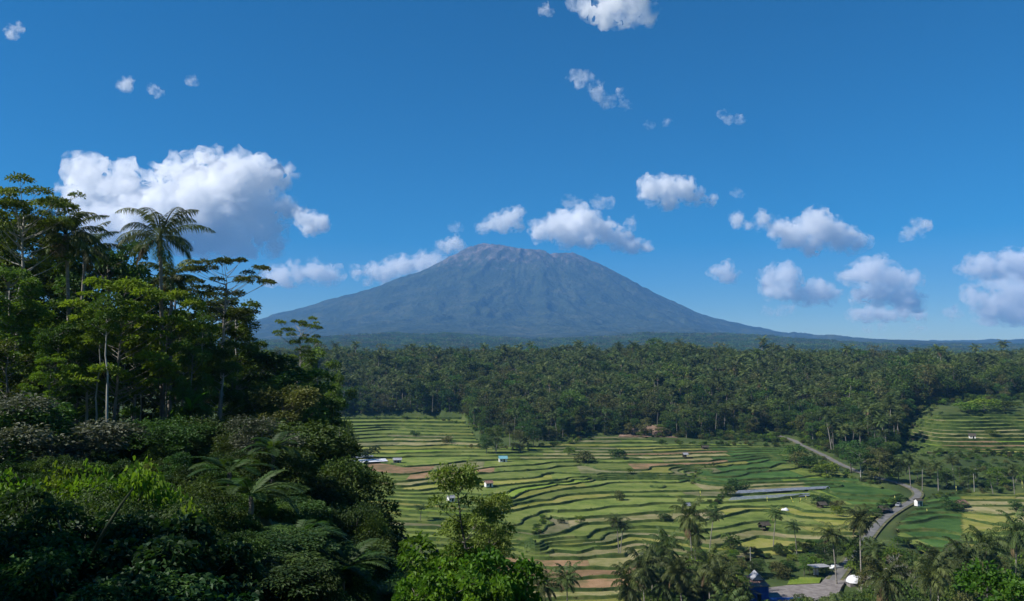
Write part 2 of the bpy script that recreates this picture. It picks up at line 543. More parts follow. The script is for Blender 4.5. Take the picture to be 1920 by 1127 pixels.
POLY_A = ground_poly([(520, 905), (560, 800), (600, 784), (760, 780), (868, 783), (905, 840), (1000, 836), (1060, 828), (1100, 818), (1200, 818),
    (1240, 830), (1400, 832), (1480, 838), (1545, 868), (1640, 908), (1690, 926), (1684, 945), (1636, 978), (1604, 1010), (1560, 1022), (1480, 1036), (1400, 1048),
    (1300, 1060), (1222, 1075), (1222, 1127), (1222, 1175), (900, 1175), (860, 1050), (740, 1000), (620, 940)])
POLY_B = ground_poly([(1706, 962), (1738, 938), (1800, 922), (1990, 925), (1990, 1010), (1880, 1030), (1740, 1040), (1690, 1012), (1680, 990)])
POLY_C = ground_poly([(1704, 838), (1700, 812), (1722, 787), (1765, 777), (1990, 771), (1990, 852), (1720, 850)])
def in_terrace(X, Y):
    return in_poly(X, Y, POLY_A) | in_poly(X, Y, POLY_B) | in_poly(X, Y, POLY_C)

# ------------------------------------------------------------------ road line
ROAD_PX = [(1440, 812), (1484, 823), (1530, 847), (1570, 868), (1620, 889), (1670, 902), (1714, 916), (1726, 927), (1712, 938), (1688, 952), (1662, 968), (1640, 990), (1622, 1015), (1606, 1035), (1588, 1058), (1572, 1078), (1556, 1100), (1545, 1127)]
ROAD = np.array([hit(*p) for p in ROAD_PX])
def resample(P, step):
    d = np.concatenate([[0], np.cumsum(np.linalg.norm(np.diff(P[:, :2], axis=0), axis=1))])
    s = np.arange(0, d[-1], step)
    # catmull-like smoothing through linear interpolation followed by a moving average
    Q = np.stack([np.interp(s, d, P[:, k]) for k in range(P.shape[1])], 1)
    k = 5
    pad = np.concatenate([np.repeat(Q[:1], k, 0), Q, np.repeat(Q[-1:], k, 0)])
    ker = np.ones(2 * k + 1) / (2 * k + 1)
    return np.stack([np.convolve(pad[:, c], ker, 'valid') for c in range(Q.shape[1])], 1)
ROADS = resample(ROAD, 2.0)
def road_dist(X, Y):
    X = np.asarray(X, float).ravel(); Y = np.asarray(Y, float).ravel()
    out = np.full(len(X), 1e9)
    for i in range(0, len(X), 4000):
        d = np.hypot(X[i:i + 4000, None] - ROADS[None, :, 0], Y[i:i + 4000, None] - ROADS[None, :, 1])
        out[i:i + 4000] = d.min(1)
    return out

# ------------------------------------------------------------------ ground sheet
def polar_sheet(az0, az1, ncol, r0, r1, nrow, hf, power=1.0):
    az = np.linspace(R(az0), R(az1), ncol)
    rr = np.exp(np.linspace(math.log(r0), math.log(r1), nrow))
    A, Rr = np.meshgrid(az, rr)
    X, Y = np.sin(A) * Rr, np.cos(A) * Rr
    Z = hf(X, Y)
    V = np.stack([X, Y, Z], -1).reshape(-1, 3)
    i = np.arange(nrow - 1)[:, None] * ncol + np.arange(ncol - 1)[None, :]
    Fc = np.stack([i, i + 1, i + ncol + 1, i + ncol], -1).reshape(-1, 4)
    return V, Fc

def ground_h(X, Y):
    z = z_all(X, Y)
    m = in_terrace(X, Y)
    z = np.where(m, np.minimum(z, z_valley(X, Y)) - 2.6, z)
    near = (Y > 150) & (Y < 620) & (X > 60)
    if near.any():
        d = np.full(X.shape, 1e9); d[near] = road_dist(X[near], Y[near])
        z = np.where(d < 5.0, z - 0.35, z)
    return z
V, Fc = polar_sheet(-62, 62, 460, 0.6, 5600, 430, ground_h)
g = tag(link('ground', mesh('ground', V, Fc, [M['ground']], smooth=True)), kind='structure')
# ------------------------------------------------------------------ volcano
def mat_volcano():
    m, N, L, P = newmat('volcano_slope')
    geo = N.new('ShaderNodeNewGeometry')
    sep = N.new('ShaderNodeSeparateXYZ'); L.new(geo.outputs['Position'], sep.inputs[0])
    n1 = N.new('ShaderNodeTexNoise'); n1.inputs['Scale'].default_value = 0.004; n1.inputs['Detail'].default_value = 12; n1.inputs['Roughness'].default_value = 0.65
    L.new(geo.outputs['Position'], n1.inputs['Vector'])
    forest = ramp(N, [(0.3, (0.016, 0.023, 0.013)), (0.5, (0.032, 0.042, 0.022)), (0.62, (0.052, 0.060, 0.032)), (0.75, (0.085, 0.085, 0.055))])
    L.new(n1.outputs['Fac'], forest.inputs['Fac'])
    rock = ramp(N, [(0.3, (0.05, 0.045, 0.045)), (0.5, (0.10, 0.08, 0.078)), (0.7, (0.20, 0.165, 0.155))])
    n2 = N.new('ShaderNodeTexNoise'); n2.inputs['Scale'].default_value = 0.012; n2.inputs['Detail'].default_value = 10
    mp = N.new('ShaderNodeMapping'); mp.inputs['Scale'].default_value = (1, 1, 0.25)
    L.new(geo.outputs['Position'], mp.inputs[0]); L.new(mp.outputs[0], n2.inputs['Vector']); L.new(n2.outputs['Fac'], rock.inputs['Fac'])
    # rock towards the summit, running down in tongues
    ad = N.new('ShaderNodeMath'); ad.operation = 'MULTIPLY_ADD'; ad.inputs[1].default_value = 900; L.new(n2.outputs['Fac'], ad.inputs[0]); L.new(sep.outputs['Z'], ad.inputs[2])
    mr = N.new('ShaderNodeMapRange'); mr.inputs['From Min'].default_value = 1760; mr.inputs['From Max'].default_value = 2200
    L.new(ad.outputs[0], mr.inputs['Value'])
    mx = N.new('ShaderNodeMixRGB'); L.new(mr.outputs[0], mx.inputs[0]); L.new(forest.outputs[0], mx.inputs[1]); L.new(rock.outputs[0], mx.inputs[2])
    L.new(mx.outputs[0], P.inputs['Base Color']); P.inputs['Roughness'].default_value = 1; P.inputs['Specular IOR Level'].default_value = 0
    n3 = N.new('ShaderNodeTexNoise'); n3.inputs['Scale'].default_value = 0.02; n3.inputs['Detail'].default_value = 8
    L.new(geo.outputs['Position'], n3.inputs['Vector'])
    bp = N.new('ShaderNodeBump'); bp.inputs['Strength'].default_value = 1.0; bp.inputs['Distance'].default_value = 30
    L.new(n3.outputs['Fac'], bp.inputs['Height']); L.new(bp.outputs[0], P.inputs['Normal'])
    return m
M['volcano'] = mat_volcano()
V, Fc = polar_sheet(-42, 42, 760, 5400, 13400, 230, lambda X, Y: z_all(X, Y))
V[:760, 2] -= 6
tag(link('volcano', mesh('volcano', V, Fc, [M['volcano']], smooth=True)), kind='structure', label='blue forested volcano cone with bare rocky summit')
# ------------------------------------------------------------------ rice terraces geometry
def mat_paddy(name, c0, c1, c2, rough=0.9, rows=0.0):
    m, N, L, P = newmat(name)
    geo = N.new('ShaderNodeNewGeometry')
    n1 = N.new('ShaderNodeTexNoise'); n1.inputs['Scale'].default_value = 0.09; n1.inputs['Detail'].default_value = 9; n1.inputs['Roughness'].default_value = 0.68
    L.new(geo.outputs['Position'], n1.inputs['Vector'])
    r = ramp(N, [(0.30, tuple(x * 0.62 for x in c0)), (0.42, c0), (0.52, c1), (0.66, c2)])
    L.new(n1.outputs['Fac'], r.inputs['Fac'])
    oi = N.new('ShaderNodeObjectInfo')
    mv = N.new('ShaderNodeMapRange'); mv.inputs['To Min'].default_value = 0.78; mv.inputs['To Max'].default_value = 1.2
    L.new(oi.outputs['Random'], mv.inputs['Value'])
    hs = N.new('ShaderNodeHueSaturation'); L.new(mv.outputs[0], hs.inputs['Value']); L.new(r.outputs[0], hs.inputs['Color'])
    L.new(hs.outputs[0], P.inputs['Base Color'])
    P.inputs['Roughness'].default_value = rough; P.inputs['Specular IOR Level'].default_value = 0.15
    n2 = N.new('ShaderNodeTexNoise'); n2.inputs['Scale'].default_value = 1.6; n2.inputs['Detail'].default_value = 6
    L.new(geo.outputs['Position'], n2.inputs['Vector'])
    bp = N.new('ShaderNodeBump'); bp.inputs['Strength'].default_value = 0.7; bp.inputs['Distance'].default_value = 0.5
    L.new(n2.outputs['Fac'], bp.inputs['Height']); L.new(bp.outputs[0], P.inputs['Normal'])
    return m
PM = {
 'green': mat_paddy('paddy_green', (0.090, 0.128, 0.022), (0.132, 0.166, 0.034), (0.178, 0.194, 0.058)),
 'bright': mat_paddy('paddy_bright', (0.115, 0.178, 0.018), (0.152, 0.212, 0.028), (0.190, 0.232, 0.048)),
 'yellow': mat_paddy('paddy_yellow', (0.15, 0.165, 0.025), (0.20, 0.20, 0.045), (0.25, 0.225, 0.07)),
 'straw': mat_paddy('paddy_stubble', (0.15, 0.15, 0.05), (0.21, 0.19, 0.085), (0.30, 0.25, 0.14)),
 'brown': mat_paddy('paddy_earth', (0.15, 0.115, 0.05), (0.235, 0.145, 0.075), (0.31, 0.20, 0.115)),
 'fallow': mat_paddy('paddy_fallow', (0.09, 0.10, 0.035), (0.145, 0.142, 0.065), (0.20, 0.18, 0.10)),
 'corn': mat_paddy('crop_dark_green', (0.030, 0.075, 0.014), (0.050, 0.105, 0.020), (0.075, 0.135, 0.030)),
}
M['riser'] = mat_noise('grassy_bank', [(0.3, (0.014, 0.030, 0.006)), (0.47, (0.034, 0.060, 0.012)), (0.62, (0.070, 0.095, 0.022)), (0.78, (0.13, 0.12, 0.05))], 0.14, 0.95, detail=9, bump=0.8, bscale=2.5)

SPOTS = [  # (px, py, reach px, kind) fields whose crop stands out
 (790, 885, 55, 'brown'), (860, 871, 30, 'fallow'), (700, 795, 60, 'green'), (985, 975, 30, 'bright'), (1000, 965, 25, 'bright'),
 (1015, 937, 18, 'straw'), (1040, 1036, 55, 'brown'), (1045, 1056, 75, 'brown'), (1135, 1058, 35, 'green'), (1135, 1032, 40, 'yellow'), (1060, 1020, 40, 'green'),
 (1100, 1075, 60, 'straw'), (1140, 1094, 50, 'brown'), (1130, 1112, 60, 'straw'),
 (1150, 835, 50, 'fallow'), (1120, 845, 40, 'fallow'), (1080, 858, 35, 'straw'), (1260, 860, 35, 'brown'), (1310, 858, 50, 'straw'), (1260, 892, 60, 'fallow'),
 (1330, 873, 22, 'corn'), (1370, 880, 30, 'corn'), (1400, 868, 35, 'corn'), (1440, 860, 35, 'corn'), (1460, 890, 45, 'corn'), (1390, 893, 40, 'corn'), (1420, 848, 40, 'corn'), (1430, 875, 40, 'corn'),
 (1350, 930, 15, 'fallow'), (1330, 938, 20, 'straw'), (1260, 928, 40, 'straw'), (1420, 965, 35, 'bright'), (1380, 962, 20, 'green'), (1440, 910, 60, 'straw'),
 (1620, 905, 50, 'bright'), (1620, 922, 55, 'yellow'), (1620, 935, 50, 'bright'), (1540, 965, 50, 'yellow'), (1540, 980, 45, 'yellow'), (1540, 1010, 40, 'straw'),
 (1740, 950, 40, 'corn'), (1740, 975, 45, 'corn'), (1760, 960, 40, 'corn'), (1720, 990, 30, 'corn'), (1780, 940, 30, 'corn'),
 (1850, 935, 50, 'yellow'), (1850, 955, 40, 'straw'), (1830, 975, 30, 'straw'), (1800, 995, 30, 'straw'), (1770, 1012, 40, 'straw'), (1760, 1030, 40, 'brown'), (1830, 915, 50, 'brown'),
 (1760, 800, 40, 'straw'), (1880, 790, 50, 'straw'), (1850, 830, 50, 'brown'), (1780, 815, 50, 'straw'), (1730, 832, 30, 'bright'), (1820, 790, 40, 'green'),
]
SP = np.array([s[:3] for s in SPOTS], float)

GS = 1.6
gx = np.arange(-200, 452, GS); gy = np.arange(204, 726, GS)
GX, GY = np.meshgrid(gx, gy)
GH = z_terrace(GX, GY)
gHy, gHx = np.gradient(GH, GS)
cxm, cym = (GX[:-1, :-1] + GS / 2), (GY[:-1, :-1] + GS / 2)
CM = in_terrace(cxm, cym)
rd = np.full(CM.shape, 1e9); rd[CM] = road_dist(cxm[CM], cym[CM])
CM &= rd > 4.2
LV = np.searchsorted(ZB, GH) - 1
rngT = random.Random(7)
CUTS = {}
def cuts(k):
    if k not in CUTS:
        x, c = -220 + rngT.uniform(0, 40), []
        while x < 470:
            x += rngT.uniform(26, 76); c.append(x)
        CUTS[k] = np.array(c)
    return CUTS[k]
def seg_of(k, x, y):
    s_ = int(np.searchsorted(cuts(k), x))
    if x > 150 and y < 430:                      # the fields right of the road: dark green block, then pale strips
        s_ = 500 + (x > 0.553 * y) * 100 + (x > 0.62 * y) * 100
    return s_
def flat_z(k, sgm):
    return 0.5 * (ZB[k] + ZB[k + 1]) + 0.10 * math.sin(k * 12.9 + sgm * 7.7)

cells = {}
risers = {}
def clip(poly, zc, keep_above):
    out = []
    n = len(poly)
    for i in range(n):
        a, b = poly[i], poly[(i + 1) % n]
        ia, ib = (a[2] >= zc) == keep_above, (b[2] >= zc) == keep_above
        if ia: out.append(a)
        if ia != ib:
            t = (zc - a[2]) / (b[2] - a[2])
            out.append((a[0] + (b[0] - a[0]) * t, a[1] + (b[1] - a[1]) * t, zc, a[3] + (b[3] - a[3]) * t, a[4] + (b[4] - a[4]) * t))
    return out
JJ, II = np.nonzero(CM)
for j, i in zip(JJ.tolist(), II.tolist()):
    ks = (LV[j, i], LV[j, i + 1], LV[j + 1, i + 1], LV[j + 1, i])
    k0, k1 = min(ks), max(ks)
    xc = gx[i] + GS / 2
    x0, x1, y0, y1 = gx[i], gx[i] + GS, gy[j], gy[j] + GS
    if k0 == k1:
        sgm = seg_of(k0, xc, y0)
        cells.setdefault((k0, sgm), []).append(((x0, y0), (x1, y0), (x1, y1), (x0, y1)))
        continue
    poly = [(x0, y0, GH[j, i], gHx[j, i], gHy[j, i]), (x1, y0, GH[j, i + 1], gHx[j, i + 1], gHy[j, i + 1]),
            (x1, y1, GH[j + 1, i + 1], gHx[j + 1, i + 1], gHy[j + 1, i + 1]), (x0, y1, GH[j + 1, i], gHx[j + 1, i], gHy[j + 1, i])]
    for k in range(k0, k1 + 1):
        p = poly
        if k > k0: p = clip(p, ZB[k], True)
        if k < k1 and len(p) > 2: p = clip(p, ZB[k + 1], False)
        if len(p) > 2:
            sgm = seg_of(k, xc, y0)
            cells.setdefault((k, sgm), []).append(tuple((q[0], q[1]) for q in p))
        if k > k0:
            # the piece of contour inside the cell
            cr = [q for q in clip(poly, ZB[k], True) if abs(q[2] - ZB[k]) < 1e-9]
            for a in range(0, len(cr) - 1, 2):
                risers.setdefault(k, []).append((cr[a], cr[a + 1]))

terr = link('rice_terraces', None)
terr.location = (40, 420, -58)
tag(terr, label='stepped green rice terraces filling the valley floor', kind='structure')
OFF = np.array([40, 420, -58.0])
pads = []
for (k, sgm), pl in cells.items():
    c = np.mean([q for p in pl for q in p], axis=0)
    area = len(pl)
    dpt = c[1]
    pads.append((area * GS * GS / (dpt * dpt) , k, sgm, c, pl))
pads.sort(key=lambda t: -t[0])
GREENS = ['green'] * 10 + ['bright'] * 2 + ['yellow'] * 4 + ['straw'] * 3 + ['fallow'] * 1
def crop_kind(c, z):
    x, y = project((c[0], c[1], z))
    if c[0] > 150 and c[1] < 430:
        return 'corn' if c[0] < 0.553 * c[1] else rngT.choice(['straw', 'straw', 'yellow', 'green'])
    d = np.hypot(SP[:, 0] - x, (SP[:, 1] - y) * 3.0) / SP[:, 2]
    i = int(np.argmin(d))
    if d[i] < 1.0: return SPOTS[i][3]
    return rngT.choice(GREENS)
def pad_mesh(name, items):
    V_, F_, mi = [], [], []
    ml = list(PM.values()); keys = list(PM.keys())
    for (_, k, sgm, c, pl) in items:
        z = flat_z(k, sgm)
        kd = keys.index(crop_kind(c, z))
        idx = {}
        for p in pl:
            f = []
            for q in p:
                kk = (round(q[0], 3), round(q[1], 3))
                if kk not in idx:
                    idx[kk] = len(V_)
                    V_.append((q[0] - OFF[0], q[1] - OFF[1], z - OFF[2]))
                if not f or f[-1] != idx[kk]: f.append(idx[kk])
            if f[0] == f[-1]: f = f[:-1]
            if len(f) > 2: F_.append(f); mi.append(kd)
    used = sorted(set(mi))
    return mesh(name, V_, F_, [ml[u] for u in used], [used.index(x) for x in mi])
for it in pads[:290]:
    link('rice_paddy', pad_mesh('rice_paddy', [it]), terr)
if pads[290:]:
    tag(link('small_paddies', pad_mesh('small_paddies', pads[290:]), terr), kind='stuff')

# banks between the terraces: bund on top, grassy slope below
tuft_pts = []
for k, segs in risers.items():
    A = np.array([s[0] for s in segs]); B = np.array([s[1] for s in segs])
    V_, F_ = [], []
    zt, zb = 0.5 * (ZB[k] + ZB[k + 1]), 0.5 * (ZB[k - 1] + ZB[k])
    def prof(Q):
        g = np.hypot(Q[:, 3], Q[:, 4]) + 1e-6
        n = Q[:, 3:5] / g[:, None]                      # uphill
        nz = fbm(Q[:, 0] / 3.0, Q[:, 1] / 3.0, oct=3, seed=90)
        w = 0.35 + 0.5 * nz
        hb = 0.14 + 1.3 * np.clip(fbm(Q[:, 0] / 9.0, Q[:, 1] / 9.0, oct=3, seed=91) - 0.3, 0, 1) * nz * 1.6
        P0 = np.column_stack([Q[:, :2] + n * (w * 1.2)[:, None], np.full(len(Q), zt - 0.12)])
        P1 = np.column_stack([Q[:, :2] + n * (w * 0.5)[:, None], zt + hb])
        P2 = np.column_stack([Q[:, :2] - n * 0.1, zt + hb * 0.6])
        P3 = np.column_stack([Q[:, :2] - n * (0.25 + 0.3 * nz)[:, None], np.full(len(Q), zb + 0.3)])
        P4 = np.column_stack([Q[:, :2] - n * (0.5 + 0.7 * nz)[:, None], np.full(len(Q), zb - 0.12)])
        return np.stack([P0, P1, P2, P3, P4], 1)
    a, b = prof(A), prof(B)
    n = len(A)
    V_ = np.concatenate([a, b], 1).reshape(-1, 3) - OFF
    base = np.arange(n)[:, None] * 10
    F_ = np.concatenate([base + np.array([[q, q + 5, q + 6, q + 1]]) for q in range(4)], 0)
    link('terrace_bank', mesh('terrace_bank', V_, F_, [M['riser']], smooth=False), terr)
    mid = (A + B) / 2
    for q in mid:
        if rngT.random() < 0.62:
            g = math.hypot(q[3], q[4]) + 1e-6
            s = rngT.uniform(-0.5, 0.4)
            tuft_pts.append((q[0] + q[3] / g * s, q[1] + q[4] / g * s, (zt if s > -0.15 else zb) - 0.05))
print('paddies', len(pads), 'tufts', len(tuft_pts))

# ------------------------------------------------------------------ road
M['asphalt'] = mat_noise('asphalt', [(0.3, (0.10, 0.098, 0.095)), (0.6, (0.16, 0.155, 0.148)), (0.8, (0.24, 0.225, 0.2))], 0.35, 0.85, detail=8, bump=0.2, bscale=6, coord='Object')
M['verge'] = mat_noise('road_verge', [(0.35, (0.05, 0.07, 0.02)), (0.55, (0.13, 0.12, 0.06)), (0.75, (0.22, 0.19, 0.12))], 0.4, 0.95, detail=8, bump=0.5, bscale=3)
def strip(P, w0, w1, lift):
    t = np.gradient(P[:, :2], axis=0); t /= np.linalg.norm(t, axis=1)[:, None] + 1e-9
    nrm = np.stack([t[:, 1], -t[:, 0]], 1)
    cols = []
    for w in np.linspace(w0, w1, 5):
        q = P[:, :2] + nrm * w
        cols.append(np.column_stack([q, np.maximum(z_base(q[:, 0], q[:, 1]), z_base(P[:, 0], P[:, 1])) * 0.5 + 0.5 * z_base(P[:, 0], P[:, 1]) + lift]))
    V_ = np.stack(cols, 1).reshape(-1, 3)
    n = len(P)
    i = np.arange(n - 1)[:, None] * 5 + np.arange(4)[None, :]
    return V_, np.stack([i, i + 5, i + 6, i + 1], -1).reshape(-1, 4)
V_, F_ = strip(ROADS, -2.5, 2.5, 0.10)
tag(link('road_verge', mesh('road_verge', V_, F_, [M['verge']], smooth=True)), kind='structure')
V_, F_ = strip(ROADS, -1.5, 1.5, 0.16)
tag(link('road', mesh('road', V_, F_, [M['asphalt']], smooth=True)), kind='structure')

# ------------------------------------------------------------------ bare earth cutting at the foot of the forest
M['earth'] = mat_noise('bare_earth', [(0.3, (0.07, 0.075, 0.03)), (0.45, (0.16, 0.105, 0.07)), (0.6, (0.23, 0.155, 0.115)), (0.8, (0.30, 0.22, 0.17))], 0.22, 0.95, detail=9, bump=0.7, bscale=1.5)
ea = np.linspace(-1, 1, 40); eb = np.linspace(0, 1, 14)
EA, EB = np.meshgrid(ea, eb)
epx = 1212 + 56 * EA * (1 - 0.25 * EB); eyb = np.interp(epx, YB_PX, YB_Y)
eY = eyb - 4 + EB * 32 * (1 - 0.35 * EA ** 2) + (fbm(EA * 4, EB * 3, oct=3, seed=55) - 0.5) * 8
eX = (epx - CX) / F * eY
eZ = z_base(eX, eY) + 0.25 + 2.2 * np.sin(EB * math.pi) * (1 - EA ** 2) * fbm(EA * 5, EB * 4, oct=3, seed=56)
ii = np.arange(13)[:, None] * 40 + np.arange(39)[None, :]
tag(link('earth_bank', mesh('earth_bank', np.stack([eX, eY, eZ], -1).reshape(-1, 3), np.stack([ii, ii + 1, ii + 41, ii + 40], -1).reshape(-1, 4), [M['earth']], smooth=True)), kind='structure', label='bare reddish earth bank at the foot of the forest')
# ------------------------------------------------------------------ plants: leaf and branch geometry
def leaves(P, D, size, rng, aspect=0.5, fold=0.15, droop=0.0, six=False, roll=0.75):
    """rhombic leaves at points P pointing along D"""
    n = len(P)
    D = D / (np.linalg.norm(D, axis=1)[:, None] + 1e-9)
    rv = rng.normal(size=(n, 3)) * roll + np.array([0, 0, 1.0])
    S = np.cross(D, rv); S /= np.linalg.norm(S, axis=1)[:, None] + 1e-9
    flip = S[:, 2] * 0
    Nn = np.cross(S, D)
    Nn *= np.where(Nn[:, 2:3] < 0, -1, 1)
    sz = np.broadcast_to(np.asarray(size, float), (n,))[:, None]
    tip = P + D * sz + np.array([0, 0, -1.0]) * sz * droop
    if not six:
        mid = P + D * sz * 0.45 + Nn * sz * fold
        v = np.stack([P, mid + S * sz * aspect * 0.5, tip, mid - S * sz * aspect * 0.5], 1).reshape(-1, 3)
        f = np.arange(n * 4).reshape(-1, 4)
        return v, f
    m1 = P + D * sz * 0.22 + Nn * sz * fold * 1.2
    m2 = P + D * sz * 0.62 + Nn * sz * fold
    v = np.stack([P, m1 + S * sz * aspect * 0.5, m2 + S * sz * aspect * 0.40, tip, m2 - S * sz * aspect * 0.40, m1 - S * sz * aspect * 0.5], 1).reshape(-1, 3)
    b = np.arange(n)[:, None] * 6
    f = np.concatenate([b + np.array([[0, 1, 2, 3]]), b + np.array([[0, 3, 4, 5]])], 0)
    return v, f

def leaf_mesh(name, v, f, mat, rng, per=1, r=None):
    n = len(f)
    if r is not None:
        return mesh(name, v, f, [mat], attr={'rnd': ('FACE', np.tile(r, per))})
    r = rng.random(n) if per == 1 else np.tile(rng.random(n // per), per)
    return mesh(name, v, f, [mat], attr={'rnd': ('FACE', r)})

def cluster_leaves(rng, C, Rr, n, size, flat=0.8, shell=0.5, up=0.25, aspect=0.55, six=False, droop=0.1, jit=0.35):
    """C (k,3) centres, Rr (k,) radii; n leaves spread by cluster volume"""
    C = np.asarray(C, float); Rr = np.asarray(Rr, float)
    w = Rr ** 2; w = w / w.sum()
    idx = rng.choice(len(C), n, p=w)
    d = rng.normal(size=(n, 3)); d /= np.linalg.norm(d, axis=1)[:, None]
    d[:, 2] = np.where(d[:, 2] < -0.35, -d[:, 2] * 0.6, d[:, 2])
    rad = (shell + (1 - shell) * rng.random(n)) ** 0.8
    P = C[idx] + d * (Rr[idx] * rad)[:, None] * np.array([1, 1, flat])
    D = d * np.array([0.9, 0.9, 0.35]) + rng.normal(size=(n, 3)) * jit * np.array([1.5, 1.5, 0.9]) + np.array([0, 0, up - 0.35])
    v, f = leaves(P, D, size * rng.uniform(0.65, 1.35, n), rng, aspect, droop=droop, six=six)
    cr = rng.random(len(C))[idx]
    return v, f, np.clip(0.55 * cr + 0.45 * rng.random(n), 0, 1)

def bez(a, b, c, n=5):
    t = np.linspace(0, 1, n)[:, None]
    return (1 - t) ** 2 * a + 2 * t * (1 - t) * b + t * t * c

def broadleaf(seed, H, base, rx, ncl, cr, leaf, nleaf, mat, bark, flat=0.8, trunk_r=None, style='round', aspect=0.55, six=False, shell=0.45, droop=0.1, sides=6):
    """returns trunk mesh and crown mesh of a tree of height H standing at the origin"""
    rng = np.random.default_rng(seed)
    tr = trunk_r or H * 0.016
    b = MB()
    lean = rng.normal(size=2) * H * 0.03
    top = np.array([lean[0], lean[1], H * 0.86])
    sp = bez(np.zeros(3), np.array([lean[0] * -0.6, lean[1] * 0.3, H * 0.45]), top, 9)
    sp += np.concatenate([[[0, 0, 0]], rng.normal(size=(8, 3)) * np.array([1, 1, 0]) * H * 0.006])
    sp[0, 2] = -H * 0.04
    b.tube(sp, np.linspace(tr * 1.25, tr * 0.3, 9), sides)
    C, Rr = [], []
    for i in range(ncl):
        u = (i + 0.5) / ncl
        if style == 'round':
            zz = base + (1 - base) * rng.uniform(0.05, 0.93)
            pr = math.sqrt(max(0.04, 1 - ((zz - (base + 0.45 * (1 - base))) / ((1 - base) * 0.58)) ** 2))
        elif style == 'column':
            zz = rng.uniform(base, 0.95); pr = 0.75 + 0.35 * rng.random() - 0.55 * max(0, zz - 0.6)
        elif style == 'umbrella':
            zz = base + (1 - base) * (0.35 + 0.6 * rng.random()); pr = 0.55 + 0.75 * (zz - base) / (1 - base) * rng.uniform(0.4, 1.0)
        else:
            zz = base + (1 - base) * rng.random() ** 0.8; pr = 1.05 * (1 - zz) + 0.06
        a = i * 2.399 + rng.uniform(-0.5, 0.5)
        q = rx * pr * rng.uniform(0.45, 0.95)
        ax = np.array([np.interp(zz * H, sp[:, 2], sp[:, 0]), np.interp(zz * H, sp[:, 2], sp[:, 1]), 0])
        c = ax + np.array([math.cos(a) * q, math.sin(a) * q, zz * H])
        C.append(c); Rr.append(cr * rng.uniform(0.65, 1.25) * ((1.35 - 0.95 * zz) if style == 'cone' else 1.0))
        zs = max(0.12 * H, zz * H - q * rng.uniform(0.35, 0.75))
        s = np.array([np.interp(zs, sp[:, 2], sp[:, 0]), np.interp(zs, sp[:, 2], sp[:, 1]), zs])
        md = (s + c) / 2 + np.array([0, 0, -0.1 * q])
        r0 = tr * 0.42 * (1 - 0.55 * zz)
        b.tube(bez(s, md, c, 5), np.linspace(r0, r0 * 0.25, 5), 5, cap=False)
        for _ in range(3):
            d = rng.normal(size=3); d[2] = abs(d[2]) * 0.4; d /= np.linalg.norm(d)
            b.tube(np.array([c - (c - md) * 0.3, c + d * cr * 0.4, c + d * cr * 0.85]), [r0 * 0.35, r0 * 0.2, r0 * 0.08], 4, cap=False)
    v, f, rn = cluster_leaves(rng, C, Rr, nleaf, leaf, flat, shell, aspect=aspect, six=six, droop=droop)
    return b.mesh('trunk', bark, True), leaf_mesh('crown', v, f, mat, rng, 2 if six else 1, rn)

def frond(rng, L, e0, bend, nl, lw, ll, hang, az=0.0, rach=True, wide=1):
    """one palm frond from the origin; returns verts, quads"""
    n = 12
    t = np.linspace(0, 1, n)
    ang = e0 - bend * t ** 1.4
    dx = np.cos(ang); dz = np.sin(ang)
    x = np.concatenate([[0], np.cumsum((dx[1:] + dx[:-1]) / 2)]) / (n - 1) * L
    z = np.concatenate([[0], np.cumsum((dz[1:] + dz[:-1]) / 2)]) / (n - 1) * L
    sw = rng.normal() * 0.12 * L
    y = sw * t ** 2
    C = np.stack([x, y, z], 1)
    T = np.gradient(C, axis=0); T /= np.linalg.norm(T, axis=1)[:, None]
    V_, F_ = [], []
    nv = 0
    if rach:
        w = np.linspace(0.07, 0.012, n) * L / 4
        side = np.array([0, 1.0, 0])
        up = np.cross(T, side)
        a = C + side * w[:, None]; b = C - side * w[:, None]; c = C + np.array([0, 0, -1.0]) * (w[:, None] * 1.1)
        v = np.stack([a, b, c], 1).reshape(-1, 3)
        for i in range(n - 1):
            for p, q in ((0, 1), (1, 2), (2, 0)):
                F_.append((i * 3 + p, i * 3 + q, i * 3 + 3 + q, i * 3 + 3 + p))
        V_.append(v); nv += len(v)
    s = np.linspace(0.14, 0.985, nl)
    for sd in (-1, 1):
        tt = s + rng.normal(size=nl) * 0.006
        P = np.stack([np.interp(tt, t, C[:, k]) for k in range(3)], 1)
        Tg = np.stack([np.interp(tt, t, T[:, k]) for k in range(3)], 1)
        ln = ll * (np.sin(np.clip(s * 1.02, 0, 1) * math.pi * 0.86 + 0.34) ** 0.7) * rng.uniform(0.85, 1.1, nl)
        D = Tg * 0.62 + np.array([0, sd * 1.0, 0]) + np.array([0, 0, 1.0]) * (0.25 - hang * (0.35 + 0.65 * rng.random(nl)))[:, None]
        D /= np.linalg.norm(D, axis=1)[:, None]
        tip = P + D * ln[:, None] + np.array([0, 0, -1.0]) * (ln * hang * 0.45)[:, None]
        mid = P + D * (ln * 0.45)[:, None]
        W = Tg * lw * 0.5
        v = np.stack([P, mid + W, tip, mid - W], 1).reshape(-1, 3)
        for i in range(nl):
            F_.append((nv + i * 4, nv + i * 4 + 1, nv + i * 4 + 2, nv + i * 4 + 3))
        V_.append(v); nv += len(v)
    v = np.concatenate(V_)
    ca, sa = math.cos(az), math.sin(az)
    v = np.stack([v[:, 0] * ca - v[:, 1] * sa, v[:, 0] * sa + v[:, 1] * ca, v[:, 2]], 1)
    return v, np.array(F_)

